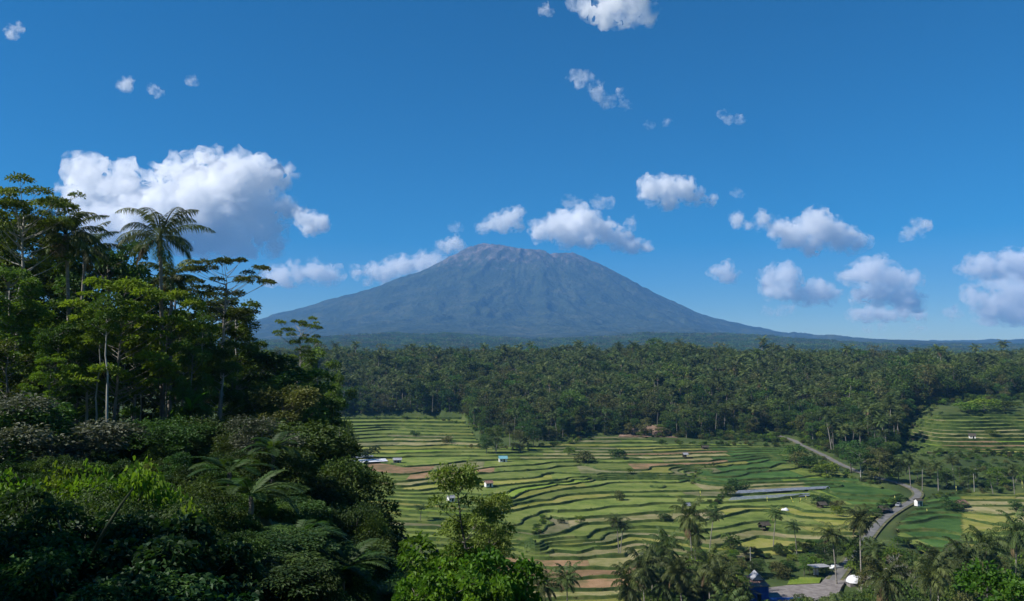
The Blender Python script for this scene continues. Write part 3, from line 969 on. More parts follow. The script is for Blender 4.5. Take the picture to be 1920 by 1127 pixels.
def palm_fronds(seed, nf, L, nl, lw, ll, hang=0.75, windy=0.0):
    rng = np.random.default_rng(seed)
    out = []
    for i in range(nf):
        u = (i + 0.5) / nf
        e0 = R(82 - 112 * u + rng.normal() * 7)
        az = i * 2.39996 + rng.normal() * 0.2
        v, f = frond(rng, L * rng.uniform(0.82, 1.08) * (0.75 + 0.5 * math.sin(math.pi * min(1, u + 0.25))), e0, R(55 + 40 * rng.random() + 18 * (1 - u)), nl, lw, ll, hang * rng.uniform(0.7, 1.25), az)
        if windy:
            v[:, 0] += windy * (np.linalg.norm(v, axis=1) / L) ** 2
        out.append((v, f, u))
    return out

def palm_trunk_mesh(seed, H, r=0.16, sides=7, nut=True):
    rng = np.random.default_rng(seed)
    b = MB()
    lx, ly = rng.normal(size=2) * H * 0.05
    pts = bez(np.array([-lx, -ly, -0.5]), np.array([-lx * 0.9 + lx * 0.2, -ly * 0.8, H * 0.45]), np.array([0.0, 0, H]), 9)
    pts = pts - np.array([-lx, -ly, 0]) * np.linspace(1, 0, 9)[:, None] * 0
    rad = np.linspace(r * 1.15, r * 0.72, 9); rad[0] = r * 1.7; rad[-1] = r * 1.0
    b.tube(pts, rad, sides)
    return b.mesh('trunk', M['palmtrunk'], True)

def nuts_mesh(seed, H):
    rng = np.random.default_rng(seed)
    b = MB()
    for i in range(9):
        a = rng.uniform(0, 6.28); q = rng.uniform(0.2, 0.38)
        c = np.array([math.cos(a) * q, math.sin(a) * q, H - 0.25 - rng.uniform(0, 0.35)])
        b.tube([c - [0, 0, .14], c - [0, 0, .08], c + [0, 0, .06], c + [0, 0, .14]], [0.03, 0.12, 0.12, 0.03], 6)
    return b.mesh('coconuts', M['coconut'], True)

def join_fronds(name, fr, H, mat, seed, drymat=None):
    rng = np.random.default_rng(seed)
    V_, F_, r, mi, n = [], [], [], [], 0
    for v, f, u in fr:
        V_.append(v + np.array([0, 0, H])); F_.append(f + n); n += len(v)
        base = rng.random() * 0.6
        r.append(base + 0.4 * rng.random(len(f)))
        mi.append(np.full(len(f), 1 if (drymat and u > 0.93) else 0))
    return mesh(name, np.concatenate(V_), np.concatenate(F_), [mat] + ([drymat] if drymat else []), np.concatenate(mi), attr={'rnd': ('FACE', np.concatenate(r))})

def make_palm_proto(seed, H, lod):
    if lod == 'mid':
        fr = palm_fronds(seed, 26, 4.3, 17, 0.26, 1.2, 0.8)
    else:
        fr = palm_fronds(seed, 18, 4.3, 7, 0.66, 1.3, 0.8)
    return {'trunk': palm_trunk_mesh(seed, H, 0.17 if lod == 'mid' else 0.2, 7 if lod == 'mid' else 4), 'crown': join_fronds('crown', fr, H, M['palm'], seed, M['palm_dry']), 'H': H}

def plant(proto, name, label, cat, loc, rz=0.0, sc=1.0, group=None, lean=None, zs=None):
    """copy of a prototype: an Empty with trunk and crown under it"""
    t = thing(name, label, cat, loc, rz, group, sc if zs is None else (sc, sc, zs))
    if lean: t.rotation_euler = (lean[0], lean[1], rz)
    for part, me in proto.items():
        if part == 'H' or me is None: continue
        link(part, me, t)
    return t

# ---- scattering of masses nobody could count
def proto_object(name, me_list):
    """one mesh made of several (trunk + crown), not linked to the scene"""
    V_, F_, mi, mats, rn, n = [], [], [], [], [], 0
    for me in me_list:
        v = np.empty(len(me.vertices) * 3, np.float32); me.vertices.foreach_get('co', v); v = v.reshape(-1, 3)
        ls = np.empty(len(me.polygons), np.int32); lt = ls.copy()
        me.polygons.foreach_get('loop_start', ls); me.polygons.foreach_get('loop_total', lt)
        lv = np.empty(len(me.loops), np.int32); me.loops.foreach_get('vertex_index', lv)
        pm = np.empty(len(me.polygons), np.int32); me.polygons.foreach_get('material_index', pm)
        mo = len(mats)
        mats += list(me.materials)
        F_ += [list(lv[s:s + t] + n) for s, t in zip(ls.tolist(), lt.tolist())]
        mi += list(pm + mo)
        if 'rnd' in me.attributes:
            q = np.empty(len(me.polygons), np.float32); me.attributes['rnd'].data.foreach_get('value', q); rn += list(q)
        else:
            rn += [0.5] * len(me.polygons)
        V_.append(v); n += len(v)
    return bpy.data.objects.new(name, mesh(name, np.concatenate(V_), F_, mats, mi, attr={'rnd': ('FACE', rn)}))

def scatter(name, label, cat, pts, scl, rot, pick, protos, kind='stuff', parent=None):
    pts = np.asarray(pts, np.float32)
    me = bpy.data.meshes.new(name)
    me.vertices.add(len(pts)); me.vertices.foreach_set('co', pts.ravel())
    for an, ty, val in (('scl', 'FLOAT', scl), ('pick', 'INT', pick)):
        a_ = me.attributes.new(an, ty, 'POINT'); a_.data.foreach_set('value', np.asarray(val))
    a_ = me.attributes.new('rot', 'FLOAT_VECTOR', 'POINT'); a_.data.foreach_set('vector', np.asarray(rot, np.float32).ravel())
    me.update()
    o = link(name, me, parent)
    tag(o, label, cat, kind=kind)
    ng = bpy.data.node_groups.new(name + '_scatter', 'GeometryNodeTree')
    ng.interface.new_socket('Geometry', in_out='INPUT', socket_type='NodeSocketGeometry')
    ng.interface.new_socket('Geometry', in_out='OUTPUT', socket_type='NodeSocketGeometry')
    N, L = ng.nodes, ng.links
    gi, go = N.new('NodeGroupInput'), N.new('NodeGroupOutput')
    mp = N.new('GeometryNodeMeshToPoints'); L.new(gi.outputs[0], mp.inputs[0])
    ip = N.new('GeometryNodeInstanceOnPoints'); L.new(mp.outputs[0], ip.inputs['Points'])
    jn = N.new('GeometryNodeJoinGeometry')
    for p in reversed(protos):
        oi = N.new('GeometryNodeObjectInfo'); oi.inputs['Object'].default_value = p; oi.inputs['As Instance'].default_value = True
        L.new(oi.outputs['Geometry'], jn.inputs[0])
    L.new(jn.outputs[0], ip.inputs['Instance'])
    ip.inputs['Pick Instance'].default_value = True
    def na(n_, t_):
        q = N.new('GeometryNodeInputNamedAttribute'); q.data_type = t_; q.inputs[0].default_value = n_
        return next(s for s in q.outputs if s.enabled and s.name == 'Attribute')
    L.new(na('pick', 'INT'), ip.inputs['Instance Index'])
    L.new(na('scl', 'FLOAT'), ip.inputs['Scale'])
    er = N.new('FunctionNodeEulerToRotation'); L.new(na('rot', 'FLOAT_VECTOR'), er.inputs[0]); L.new(er.outputs[0], ip.inputs['Rotation'])
    L.new(ip.outputs[0], go.inputs[0])
    md = o.modifiers.new('scatter', 'NODES'); md.node_group = ng
    return o
# ------------------------------------------------------------------ plant prototypes
rnd = random.Random(11)
PALM_MID = [make_palm_proto(100 + i, h, 'mid') for i, h in enumerate((13, 15, 17, 14))]
PALM_FAR = [make_palm_proto(200 + i, h, 'far') for i, h in enumerate((14, 17, 16))]
def bl(*a, **k):
    t, c = broadleaf(*a, **k)
    return {'trunk': t, 'crown': c, 'H': a[1]}
BL_MID = [
    bl(300, 13, 0.25, 4.4, 22, 1.9, 0.62, 2300, M['dark'], M['bark']),
    bl(301, 15, 0.35, 4.0, 20, 1.9, 0.60, 2100, M['mid'], M['bark']),
    bl(302, 11, 0.15, 4.2, 20, 1.8, 0.60, 2200, M['olive'], M['bark']),
    bl(303, 16, 0.20, 3.2, 22, 1.6, 0.58, 2200, M['dark'], M['bark'], style='column'),
    bl(304, 12, 0.30, 4.8, 18, 1.8, 0.60, 1900, M['mid'], M['barkpale'], style='umbrella', flat=0.5),
    bl(305, 10, 0.10, 3.6, 18, 1.7, 0.62, 1900, M['light'], M['bark']),
]
BUSH_MID = [
    bl(320, 3.2, 0.05, 1.7, 12, 0.85, 0.34, 900, M['mid'], M['bark']),
    bl(321, 2.6, 0.05, 1.6, 12, 0.8, 0.32, 900, M['dark'], M['bark']),
    bl(322, 2.4, 0.05, 1.7, 11, 0.75, 0.32, 800, M['light'], M['bark']),
    bl(323, 2.8, 0.05, 1.6, 12, 0.8, 0.34, 850, M['olive'], M['bark']),
]
def tuft(seed, mat):
    rng = np.random.default_rng(seed)
    n = 26
    P = np.column_stack([rng.normal(size=(n, 2)) * 0.28, np.zeros(n)])
    D = np.column_stack([rng.normal(size=(n, 2)) * 0.45, np.ones(n)])
    v, f = leaves(P, D, rng.uniform(0.35, 0.8, n), rng, 0.16, 0.05, 0.2)
    return leaf_mesh('tuft', v, f, mat, rng)
TUFTS = [proto_object('grass_tuft_' + n_, [tuft(400 + i, M[n_])]) for i, n_ in enumerate(('mid', 'fern', 'olive'))]
rr = np.random.default_rng(5)
tp = np.array(tuft_pts)
scatter('bank_grass', 'tufts of rough grass along the terrace banks', 'grass', tp, rr.uniform(0.55, 1.3, len(tp)),
        np.column_stack([np.zeros((len(tp), 2)), rr.uniform(0, 6.28, len(tp))]), rr.choice(3, len(tp), p=[.45, .35, .2]), TUFTS)

# ------------------------------------------------------------------ the forest on the far slope
def forest_points(x0, x1, y0, y1, step, seed):
    rng = np.random.default_rng(seed)
    xs, ys = np.arange(x0, x1, step), np.arange(y0, y1, step)
    X, Y = np.meshgrid(xs, ys)
    X = (X + rng.uniform(-0.45, 0.45, X.shape) * step).ravel(); Y = (Y + rng.uniform(-0.45, 0.45, Y.shape) * step).ravel()
    return X, Y, rng
X, Y, rng = forest_points(-420, 760, 430, 1120, 7.0, 60)
px = px_of(X, Y)
yb = np.interp(px, YB_PX, YB_Y)
ok = (Y > yb + 6 + 60 * (fbm(X / 30.0, Y / 30.0, oct=2, seed=72) - 0.5)) & (px > 430) & (px < 2060) & ~in_terrace(X, Y)
X, Y, px, yb = X[ok], Y[ok], px[ok], yb[ok]
ok = (road_dist(X, Y) > 7)
# bare earth cutting and clearings
clear = np.exp(-(((px - 1215) / 42) ** 2 + ((Y - yb - 14) / 13) ** 2)) > 0.45
ok &= ~clear
X, Y, px, yb = X[ok], Y[ok], px[ok], yb[ok]
Z = z_base(X, Y)
pn = fbm(X / 55.0, Y / 55.0, oct=3, seed=71)
t = (Y - yb) / (960 - yb)
p_palm = np.clip(0.42 + 0.24 * (t > 0.4) - 2.2 * (pn - 0.5) - 0.2 * (t < 0.12), 0.08, 0.93)
is_palm = rng.random(len(X)) < p_palm
# the largest in view stand alone, the rest is one mass
def zone_words(p, tt):
    h = ('at the forest foot' if tt < 0.16 else 'halfway up the forest' if tt < 0.6 else 'on the forest crest')
    w = ('behind the leftmost paddies' if p < 900 else 'below the left volcano flank' if p < 1080 else 'above the bare earth bank' if p < 1320
         else 'above the dark green crop' if p < 1480 else 'beside the upper road' if p < 1700 else 'above the terraces at far right')
    return h + ' ' + w
KN = ['dark round broadleaf tree', 'tall mid green broadleaf tree', 'low olive broadleaf tree', 'dark columnar broadleaf tree', 'spreading pale barked broadleaf tree', 'light green broadleaf tree']
def hsc(x, y):
    return 0.55 + 0.95 * fbm(np.array([x / 33.0]), np.array([y / 33.0]), oct=3, seed=74)[0]
order = np.argsort(Y + 40 * t)
npalm = nbl = 0
rest_p, rest_b = [], []
for i in order:
    zw = zone_words(px[i], t[i])
    if is_palm[i]:
        if npalm < 190 and px[i] < 1990:
            k = rnd.randrange(4); npalm += 1
            plant(PALM_MID[k], 'coconut_palm', 'coconut palm ' + zw, 'palm', (X[i], Y[i], Z[i]), rnd.uniform(0, 6.28), hsc(X[i], Y[i]) * rnd.uniform(0.85, 1.2),
                  'coconut palms ' + zw, (rnd.gauss(0, .04), rnd.gauss(0, .04)))
        else: rest_p.append(i)
    else:
        if nbl < 130 and px[i] < 1990:
            k = rnd.choices(range(6), [5, 4, 3, 4, 2, 2])[0]; nbl += 1
            plant(BL_MID[k], 'broadleaf_tree', KN[k] + ' ' + zw, 'tree', (X[i], Y[i], Z[i] - 0.2), rnd.uniform(0, 6.28), hsc(X[i], Y[i]) * rnd.uniform(0.75, 1.3),
                  KN[k] + 's ' + zw)
        else: rest_b.append(i)
PF = [proto_object('palm_far', [p['trunk'], p['crown']]) for p in PALM_FAR]
BF = []
for s_, mt in ((330, 'dark'), (331, 'mid'), (332, 'olive'), (333, 'mid')):
    q = bl(s_, 13, 0.15, 4.6, 20, 1.9, 0.8, 950, M[mt], M['bark'])
    BF.append(proto_object('tree_far', [q['trunk'], q['crown']]))
def mass(name, label, idx, protos, lo, hi, w=None):
    idx = np.array(idx)
    scatter(name, label, 'forest', np.column_stack([X[idx], Y[idx], Z[idx] - 0.2]), (0.5 + 1.05 * fbm(X[idx] / 33.0, Y[idx] / 33.0, oct=3, seed=74)) * rr.uniform(lo, hi, len(idx)) * np.where(rr.random(len(idx)) < 0.07, 1.35, 1.0),
            np.column_stack([rr.normal(size=(len(idx), 2)) * 0.05, rr.uniform(0, 6.28, len(idx))]), rr.choice(len(protos), len(idx), p=w), protos)
mass('palm_forest', 'dense mass of coconut palms covering the upper forest slope', rest_p, PF, 0.85, 1.25)
mass('broadleaf_forest', 'mass of broadleaf trees mixed among the upper palms', rest_b, BF, 0.7, 1.6)
print('forest', npalm, nbl, len(rest_p), len(rest_b))
# understorey of the slope
X2, Y2, _ = forest_points(-420, 700, 430, 800, 4.2, 61)
p2 = px_of(X2, Y2); b2 = np.interp(p2, YB_PX, YB_Y)
ok = (Y2 > b2 - 6) & (Y2 < b2 + 90) & (p2 > 430) & (p2 < 2060) & ~in_terrace(X2, Y2)
X2, Y2, p2, b2 = X2[ok], Y2[ok], p2[ok], b2[ok]
ok = (road_dist(X2, Y2) > 5.0) & ~(np.exp(-(((p2 - 1215) / 42) ** 2 + ((Y2 - b2 - 14) / 13) ** 2)) > 0.35)
X2, Y2 = X2[ok], Y2[ok]
BU = [proto_object('bush_far', [q['trunk'], q['crown']]) for q in BUSH_MID]
scatter('forest_undergrowth', 'tangled shrubs and saplings under the slope forest', 'undergrowth', np.column_stack([X2, Y2, z_base(X2, Y2) - 0.2]), rr.uniform(0.6, 1.6, len(X2)),
        np.column_stack([np.zeros((len(X2), 2)), rr.uniform(0, 6.28, len(X2))]), rr.choice(4, len(X2), p=[.35, .3, .15, .2]), BU)
# far woods on the plain
def grove(seed, mt):
    rng = np.random.default_rng(seed)
    C = np.column_stack([rng.normal(size=(14, 2)) * 13, rng.uniform(3, 9, 14)])
    v, f, rn = cluster_leaves(rng, C, rng.uniform(3, 6.5, 14), 420, 2.8, 0.9, 0.5)
    return proto_object('grove', [leaf_mesh('grove', v, f, M[mt], rng, 1, rn)])
GR = [grove(500, 'dark'), grove(501, 'mid'), grove(502, 'mid'), grove(503, 'olive')]
pts = []
rg = np.random.default_rng(62)
Yc = 1100.0
while Yc < 5400:
    st = 22 + (Yc - 1100) * 0.011
    n = int(2 * 0.76 * Yc / st)
    xs = (np.arange(n) - n / 2) * st + rg.uniform(-0.5, 0.5, n) * st
    ysr = Yc + rg.uniform(-0.5, 0.5, n) * st
    pts.append(np.column_stack([xs, ysr])); Yc += st * 0.9
pts = np.concatenate(pts)
zz = z_all(pts[:, 0], pts[:, 1])
scatter('far_forest', 'hazy woodland stretching across the plain to the volcano foot', 'forest', np.column_stack([pts, zz]), rg.uniform(0.8, 1.25, len(pts)) * (1 + pts[:, 1] / 9000),
        np.column_stack([np.zeros((len(pts), 2)), rg.uniform(0, 6.28, len(pts))]), rg.choice(4, len(pts)), GR)
print('groves', len(pts))

# ------------------------------------------------------------------ single trees, palms and bushes in the valley
def palm_at(pxb, pyb, pyc, label, k=0, rz=None, lean=None, base=None, Yd=None, big=1.0):
    """trunk foot at pixel (pxb,pyb), crown centre at height pyc"""
    P = hit(pxb, pyb) if base is None else base
    if Yd:
        P = at(pxb, pyc, Yd); P[2] = zg(P[0], P[1])
    elif in_terrace(np.array([P[0]]), np.array([P[1]]))[0]:
        P = np.array([P[0], P[1], float(z_terrace(np.array([P[0]]), np.array([P[1]]))[0])])
    top = at(pxb, pyc, P[1])[2]
    p = PALM_MID[k % 4]
    s = (top - P[2]) / p['H']
    cs = min(1.3, max(0.9, s * 1.15)) * big
    return plant(p, 'coconut_palm', label, 'palm', (P[0], P[1], P[2] - 0.3), rz if rz is not None else rnd.uniform(0, 6.28), cs, None, lean, s)
palm_at(1157, 1040, 976, 'coconut palm with bushy crown above the small horseshoe terraces', 0)
palm_at(1170, 1040, 984, 'shorter coconut palm beside the bushy one above the horseshoe terraces', 1)
palm_at(1340, 1047, 966, 'slender single coconut palm with tall pale trunk, left of the bright trapezoid paddy', 2)
palm_at(1457, 1030, 962, 'coconut palm with pale trunk right of the bright trapezoid paddy', 1)
palm_at(1490, 1040, 985, 'coconut palm with drooping crown, second right of the bright paddy', 3)
palm_at(1292, 1085, 968, 'tall dark coconut palm standing at the right end of the curved terraces', 3, Yd=225, big=0.9)
palm_at(1303, 1090, 1000, 'coconut palm leaning close behind the tall dark one', 0, Yd=235, big=0.85)
palm_at(1250, 1098, 1028, 'broad coconut palm at the edge of the lower grove', 1, Yd=200, big=0.85)
palm_at(1228, 1102, 1048, 'small coconut palm at left edge of the lower grove', 2, Yd=200, big=0.8)
palm_at(1062, 1150, 1084, 'coconut palm with upright fronds in front of the brown paddy', 2, Yd=190, big=0.75)
palm_at(985, 1150, 1078, 'coconut palm left of the upright one in front of the brown paddy', 0, Yd=188, big=0.75)
palm_at(1020, 1160, 1098, 'low coconut palm between two others below the brown paddy', 1, Yd=182, big=0.7)
palm_at(1612, 1040, 975, 'tall coconut palm beside the bend of the lower road', 3, Yd=238)
palm_at(1560, 1035, 1000, 'coconut palm left of the lower road', 0, Yd=250)
palm_at(1584, 1042, 1010, 'short coconut palm between its taller neighbours by the lower road', 1)
palm_at(790, 985, 950, 'small isolated palm beside the ochre paddies at left', 1)
palm_at(1787, 915, 862, 'coconut palm below the far right terraces', 1)
palm_at(1732, 920, 868, 'coconut palm near the road bend in the roadside belt', 2)
palm_at(1855, 925, 892, 'thin dark palm standing alone by the brown field at right', 2)
palm_at(1900, 925, 880, 'leafy palm near the right edge beside the brown field', 3)
palm_at(1705, 915, 858, 'leftmost coconut palm of the belt above the road bend', 0)
palm_at(1760, 920, 872, 'coconut palm in the middle of the belt above the road bend', 3)
palm_at(935, 845, 812, 'coconut palm in the clump above the teal roofed hut', 2)
palm_at(955, 838, 800, 'taller coconut palm in the clump above the teal roofed hut', 0)

for k_, (a_, b_, c_, y_, l_) in enumerate([
    (1205, 1120, 1066, 186, 'coconut palm at the left tip of the lower grove'), (1330, 1110, 1062, 188, 'coconut palm in the middle of the lower grove front'),
    (1272, 1120, 1072, 176, 'low coconut palm in front of the broad one'), (1348, 1120, 1085, 180, 'coconut palm left of the utility pole'),
    (1180, 1130, 1100, 172, 'small coconut palm below the last brown paddy'), (1640, 1060, 1030, 232, 'coconut palm right of the lower road, near the dome tent'),
    (1760, 1100, 1062, 178, 'coconut palm with arching fronds in the lower right'), (1808, 1100, 1050, 182, 'coconut palm below the pale strip fields'), (1850, 1100, 1030, 186, 'tall coconut palm at lower right'),
    (1906, 1060, 1000, 200, 'coconut palm at the right edge below the pale fields'), (1745, 1110, 1082, 165, 'coconut palm right of the bare tree'), (1660, 1110, 1088, 172, 'coconut palm left of the bare tree')]):
    palm_at(a_, b_, c_, l_, k_, Yd=y_, big=0.82)

def tree_at(proto, pxb, pyb, pyt, name, label, cat='tree', rz=None, wide=1.0, base=None):
    P = hit(pxb, pyb) if base is None else base
    if in_terrace(np.array([P[0]]), np.array([P[1]]))[0]:
        P = np.array([P[0], P[1], float(z_terrace(np.array([P[0]]), np.array([P[1]]))[0]) - 0.3])
    top = at(pxb, pyt, P[1])[2]
    s = (top - P[2]) / (proto['H'] * 0.98)
    return plant(proto, name, label, cat, (P[0], P[1], P[2]), rz if rz is not None else rnd.uniform(0, 6.28), s * wide, None, None, s)
B, T = BUSH_MID, BL_MID
for k_, (a_, b_, c_, l_) in enumerate([(1700, 890, 856, 'dark tree on the slope left of the right hand terraces'), (1720, 898, 868, 'mid green tree in the belt below the right hand terraces'), (1745, 898, 872, 'olive tree in the belt below the right hand terraces'),
    (1800, 900, 872, 'columnar tree in the belt below the right hand terraces'), (1830, 900, 874, 'spreading tree left of the light green one at right'), (1885, 898, 868, 'round tree behind the light green one at right'),
    (1676, 850, 815, 'dark tree on the shoulder left of the right hand terraces'), (1672, 870, 826, 'mid green tree above the road near the bend'), (1640, 860, 816, 'tall tree above the road, left of the bend'), (1920, 915, 872, 'tree cut by the right edge below the right hand terraces')]):
    tree_at(T[[0, 1, 2, 3, 4, 0, 0, 1, 3, 1][k_]], a_, b_, c_, 'broadleaf_tree', l_, wide=1.1)
for a in [
    (B[1], 1158, 858, 842, 'bush', 'round dark bush on the upper terraces, right of the striped fallow field', 'bush', 1.5),
    (B[3], 1096, 866, 846, 'bush', 'brownish bush left of the striped fallow field', 'bush', 1.4),
    (B[0], 1068, 853, 839, 'bush', 'green bush at the top of the terraces beside the fallow field', 'bush', 1.5),
    (T[1], 930, 850, 796, 'broadleaf_tree', 'tallest broadleaf tree of the clump above the teal roofed hut', 'tree', 1.0),
    (T[0], 912, 850, 815, 'broadleaf_tree', 'dark tree at left end of the clump above the teal roofed hut', 'tree', 1.1),
    (T[2], 975, 846, 808, 'broadleaf_tree', 'olive tree at right end of the clump above the teal roofed hut', 'tree', 1.1),
    (T[0], 1000, 838, 800, 'broadleaf_tree', 'dark tree just right of the clump above the teal roofed hut', 'tree', 1.1),
    (B[3], 838, 829, 817, 'bush', 'reddish brown bush alone among the far left paddies', 'bush', 1.2),
    (B[1], 778, 816, 808, 'bush', 'small dark bush among the farthest paddies', 'bush', 1.3),
    (B[1], 690, 862, 838, 'bush', 'wide dark bush behind the grey plastic sheets', 'bush', 1.3),
    (T[4], 650, 870, 812, 'broadleaf_tree', 'loose small tree in front of the far left paddies', 'tree', 0.8),
    (B[0], 1182, 892, 878, 'bush', 'small bush on a terrace bank in the middle of the valley', 'bush', 1.1),
    (B[3], 1162, 938, 920, 'bush', 'spindly bush above the long curved bank', 'bush', 0.9),
    (B[1], 1245, 978, 962, 'bush', 'green bush on the bank left of the tall dark palm', 'bush', 1.6),
    (B[2], 1087, 984, 968, 'bush', 'bright bush on the inner bank of the horseshoe terraces', 'bush', 0.9),
    (B[1], 1052, 986, 972, 'bush', 'dark bush at the left tip of the horseshoe terraces', 'bush', 1.2),
    (B[1], 1384, 916, 900, 'bush', 'dark bushes mass left of the plastic covered strips', 'bush', 1.6),
    (B[0], 1365, 930, 912, 'bush', 'leafy bush below the left end of the plastic covered strips', 'bush', 1.2),
    (B[1], 1538, 946, 928, 'bush', 'dark bush at the right end of the yellow green paddies', 'bush', 1.6),
    (B[3], 1570, 954, 938, 'bush', 'greyish bush right of the dark one between the paddies', 'bush', 1.5),
    (B[1], 1370, 1030, 1002, 'bush', 'dark bush under the slender single palm', 'bush', 1.1),
    (B[2], 1570, 970, 950, 'bush', 'little light bush on the bank of the right hand paddies', 'bush', 0.8),
    (B[0], 1485, 858, 836, 'bush', 'bush below the upper end of the road', 'bush', 1.3),
    (B[3], 1500, 870, 846, 'bush', 'leafless looking bush beside the upper paddies below the road', 'bush', 1.0),
    (B[0], 1525, 880, 856, 'bush', 'green bush under the middle of the upper road', 'bush', 1.5),
    (B[2], 1550, 890, 870, 'bush', 'light green bush on the slope under the upper road', 'bush', 1.3),
    (T[4], 1614, 900, 838, 'broadleaf_tree', 'grey green spreading tree on the far side of the road', 'tree', 1.0),
    (T[0], 1596, 885, 826, 'broadleaf_tree', 'dark tree left of the spreading tree by the road', 'tree', 1.1),
    (T[2], 1650, 905, 850, 'broadleaf_tree', 'olive tree right of the spreading tree by the road', 'tree', 1.1),
    (T[0], 1685, 905, 855, 'broadleaf_tree', 'dark tree on the inside of the road bend', 'tree', 1.0),
    (T[1], 1815, 915, 876, 'broadleaf_tree', 'green tree behind the white pole at right', 'tree', 1.0),
    (T[0], 1775, 915, 880, 'broadleaf_tree', 'dark round tree in the belt left of the white pole', 'tree', 1.3),
    (T[5], 1870, 910, 878, 'broadleaf_tree', 'light green tree below the far right terraces', 'tree', 1.2),
    (T[1], 1905, 905, 868, 'broadleaf_tree', 'mid green tree at the right edge below the far right terraces', 'tree', 1.2),
    (B[1], 1787, 956, 937, 'bush', 'dark bush against the left wall of the brown roofed hut', 'bush', 1.4),
    (B[1], 1905, 955, 940, 'bush', 'dark bush on the pale fields near the right edge', 'bush', 1.2),
    (B[0], 1860, 818, 806, 'bush', 'green bush right of the far hut on the right hand terraces', 'bush', 1.7),
    (B[0], 1885, 770, 752, 'bush', 'light bush above the right hand terraces', 'bush', 1.8),
    (B[2], 1845, 772, 750, 'bush', 'bright bush above the right hand terraces', 'bush', 1.8),
    (B[2], 1815, 774, 756, 'bush', 'leftmost bright bush above the right hand terraces', 'bush', 1.8),
]:
    tree_at(a[0], a[1], a[2], a[3], a[4], a[5], a[6], wide=a[7])
# hedges of tall grass and shrubs along banks and road
hp = []
def hedge(pix, n, lo, hi, jit=1.2):
    Q = np.array([hit(*p) for p in pix])
    d = np.concatenate([[0], np.cumsum(np.linalg.norm(np.diff(Q, axis=0), axis=1))])
    for s in np.linspace(0, d[-1], n):
        x, y = (np.interp(s, d, Q[:, k]) + rnd.gauss(0, jit) for k in (0, 1))
        z = float(z_terrace(np.array([x]), np.array([y]))[0]) if in_terrace(np.array([x]), np.array([y]))[0] else zg(x, y)
        hp.append((x, y, z - 0.2, rnd.uniform(lo, hi)))
hedge([(1004, 1014), (1006, 1000), (1020, 987), (1020, 974)], 22, 0.3, 0.6, 0.6)
hedge([(1185, 1068), (1196, 1052), (1207, 1036)], 14, 0.3, 0.6, 0.7)
hedge([(1300, 905), (1302, 890), (1312, 878), (1340, 868)], 26, 0.3, 0.6)
hedge([(1490, 840), (1530, 862), (1580, 886), (1640, 908)], 40, 0.5, 1.1, 2.0)
hedge([(1500, 826), (1560, 850), (1620, 876), (1690, 896)], 40, 0.6, 1.4, 2.0)
hedge([(1690, 935), (1662, 952), (1640, 972), (1612, 1000)], 24, 0.5, 1.0, 1.6)
hedge([(1735, 935), (1800, 925), (1900, 918)], 24, 0.4, 0.9, 1.5)
hedge([(1330, 952), (1350, 940), (1365, 925)], 14, 0.4, 0.9)
hedge([(1230, 1060), (1300, 1050), (1400, 1044), (1500, 1034), (1590, 1020)], 60, 0.5, 1.1, 2.5)
hedge([(880, 838), (960, 842), (1060, 832), (1100, 822)], 40, 0.5, 1.1, 2.5)
hedge([(600, 783), (700, 780), (800, 781), (870, 786)], 40, 0.5, 1.0, 2.5)
hedge([(1240, 832), (1300, 832), (1400, 832), (1470, 836)], 40, 0.5, 1.1, 2.5)
hedge([(1696, 850), (1700, 815), (1718, 788), (1765, 777)], 24, 0.4, 0.9, 2.0)
hedge([(1722, 856), (1800, 856), (1920, 852)], 36, 0.4, 0.9, 2.0)
hedge([(1690, 1020), (1740, 1042), (1830, 1034), (1930, 1012)], 40, 0.5, 1.2, 2.5)
for _ in range(170):
    y = rnd.uniform(395, 505); x = y * rnd.uniform(0.50, 0.70)
    if not in_terrace(np.array([x]), np.array([y]))[0] and road_dist([x], [y])[0] > 5:
        hp.append((x, y, zg(x, y) - 0.2, rnd.uniform(0.4, 1.2)))
for _ in range(120):
    y = rnd.uniform(600, 680); x = y * rnd.uniform(0.50, 0.70)
    if not in_terrace(np.array([x]), np.array([y]))[0]:
        hp.append((x, y, zg(x, y) - 0.2, rnd.uniform(1.0, 2.2)))
hp = np.array(hp)
scatter('hedge_shrubs', 'rough shrubs lining the banks, the road and the field edges', 'shrubs', hp[:, :3], hp[:, 3], np.column_stack([np.zeros((len(hp), 2)), rr.uniform(0, 6.28, len(hp))]), rr.choice(4, len(hp), p=[.35, .3, .2, .15]), BU)
# ------------------------------------------------------------------ lower grove (bottom right) with the yard, houses and vehicles
M['white'] = mat_noise('white_paint', [(0.3, (0.55, 0.54, 0.52)), (0.6, (0.74, 0.73, 0.71)), (0.8, (0.8, 0.8, 0.79))], 0.8, 0.7, bump=0.1)
M['teal'] = mat_noise('teal_sheet', [(0.3, (0.10, 0.26, 0.30)), (0.7, (0.20, 0.42, 0.46))], 1.5, 0.5, spec=0.4)
M['rust'] = mat_noise('rusty_sheet', [(0.3, (0.16, 0.085, 0.06)), (0.55, (0.27, 0.16, 0.12)), (0.8, (0.36, 0.27, 0.22))], 1.1, 0.75, stretch=(3, 0.6, 1))
M['greyroof'] = mat_noise('grey_sheet', [(0.3, (0.20, 0.20, 0.22)), (0.6, (0.33, 0.33, 0.35)), (0.8, (0.5, 0.5, 0.52))], 1.1, 0.5, stretch=(3, 0.6, 1), spec=0.4)
M['darkroof'] = mat_noise('thatch', [(0.3, (0.035, 0.03, 0.025)), (0.7, (0.10, 0.085, 0.065))], 2.5, 0.95, bump=0.5)
M['blue'] = mat_noise('blue_paint', [(0.3, (0.012, 0.06, 0.30)), (0.6, (0.02, 0.12, 0.48)), (0.8, (0.05, 0.24, 0.58))], 0.5, 0.6)
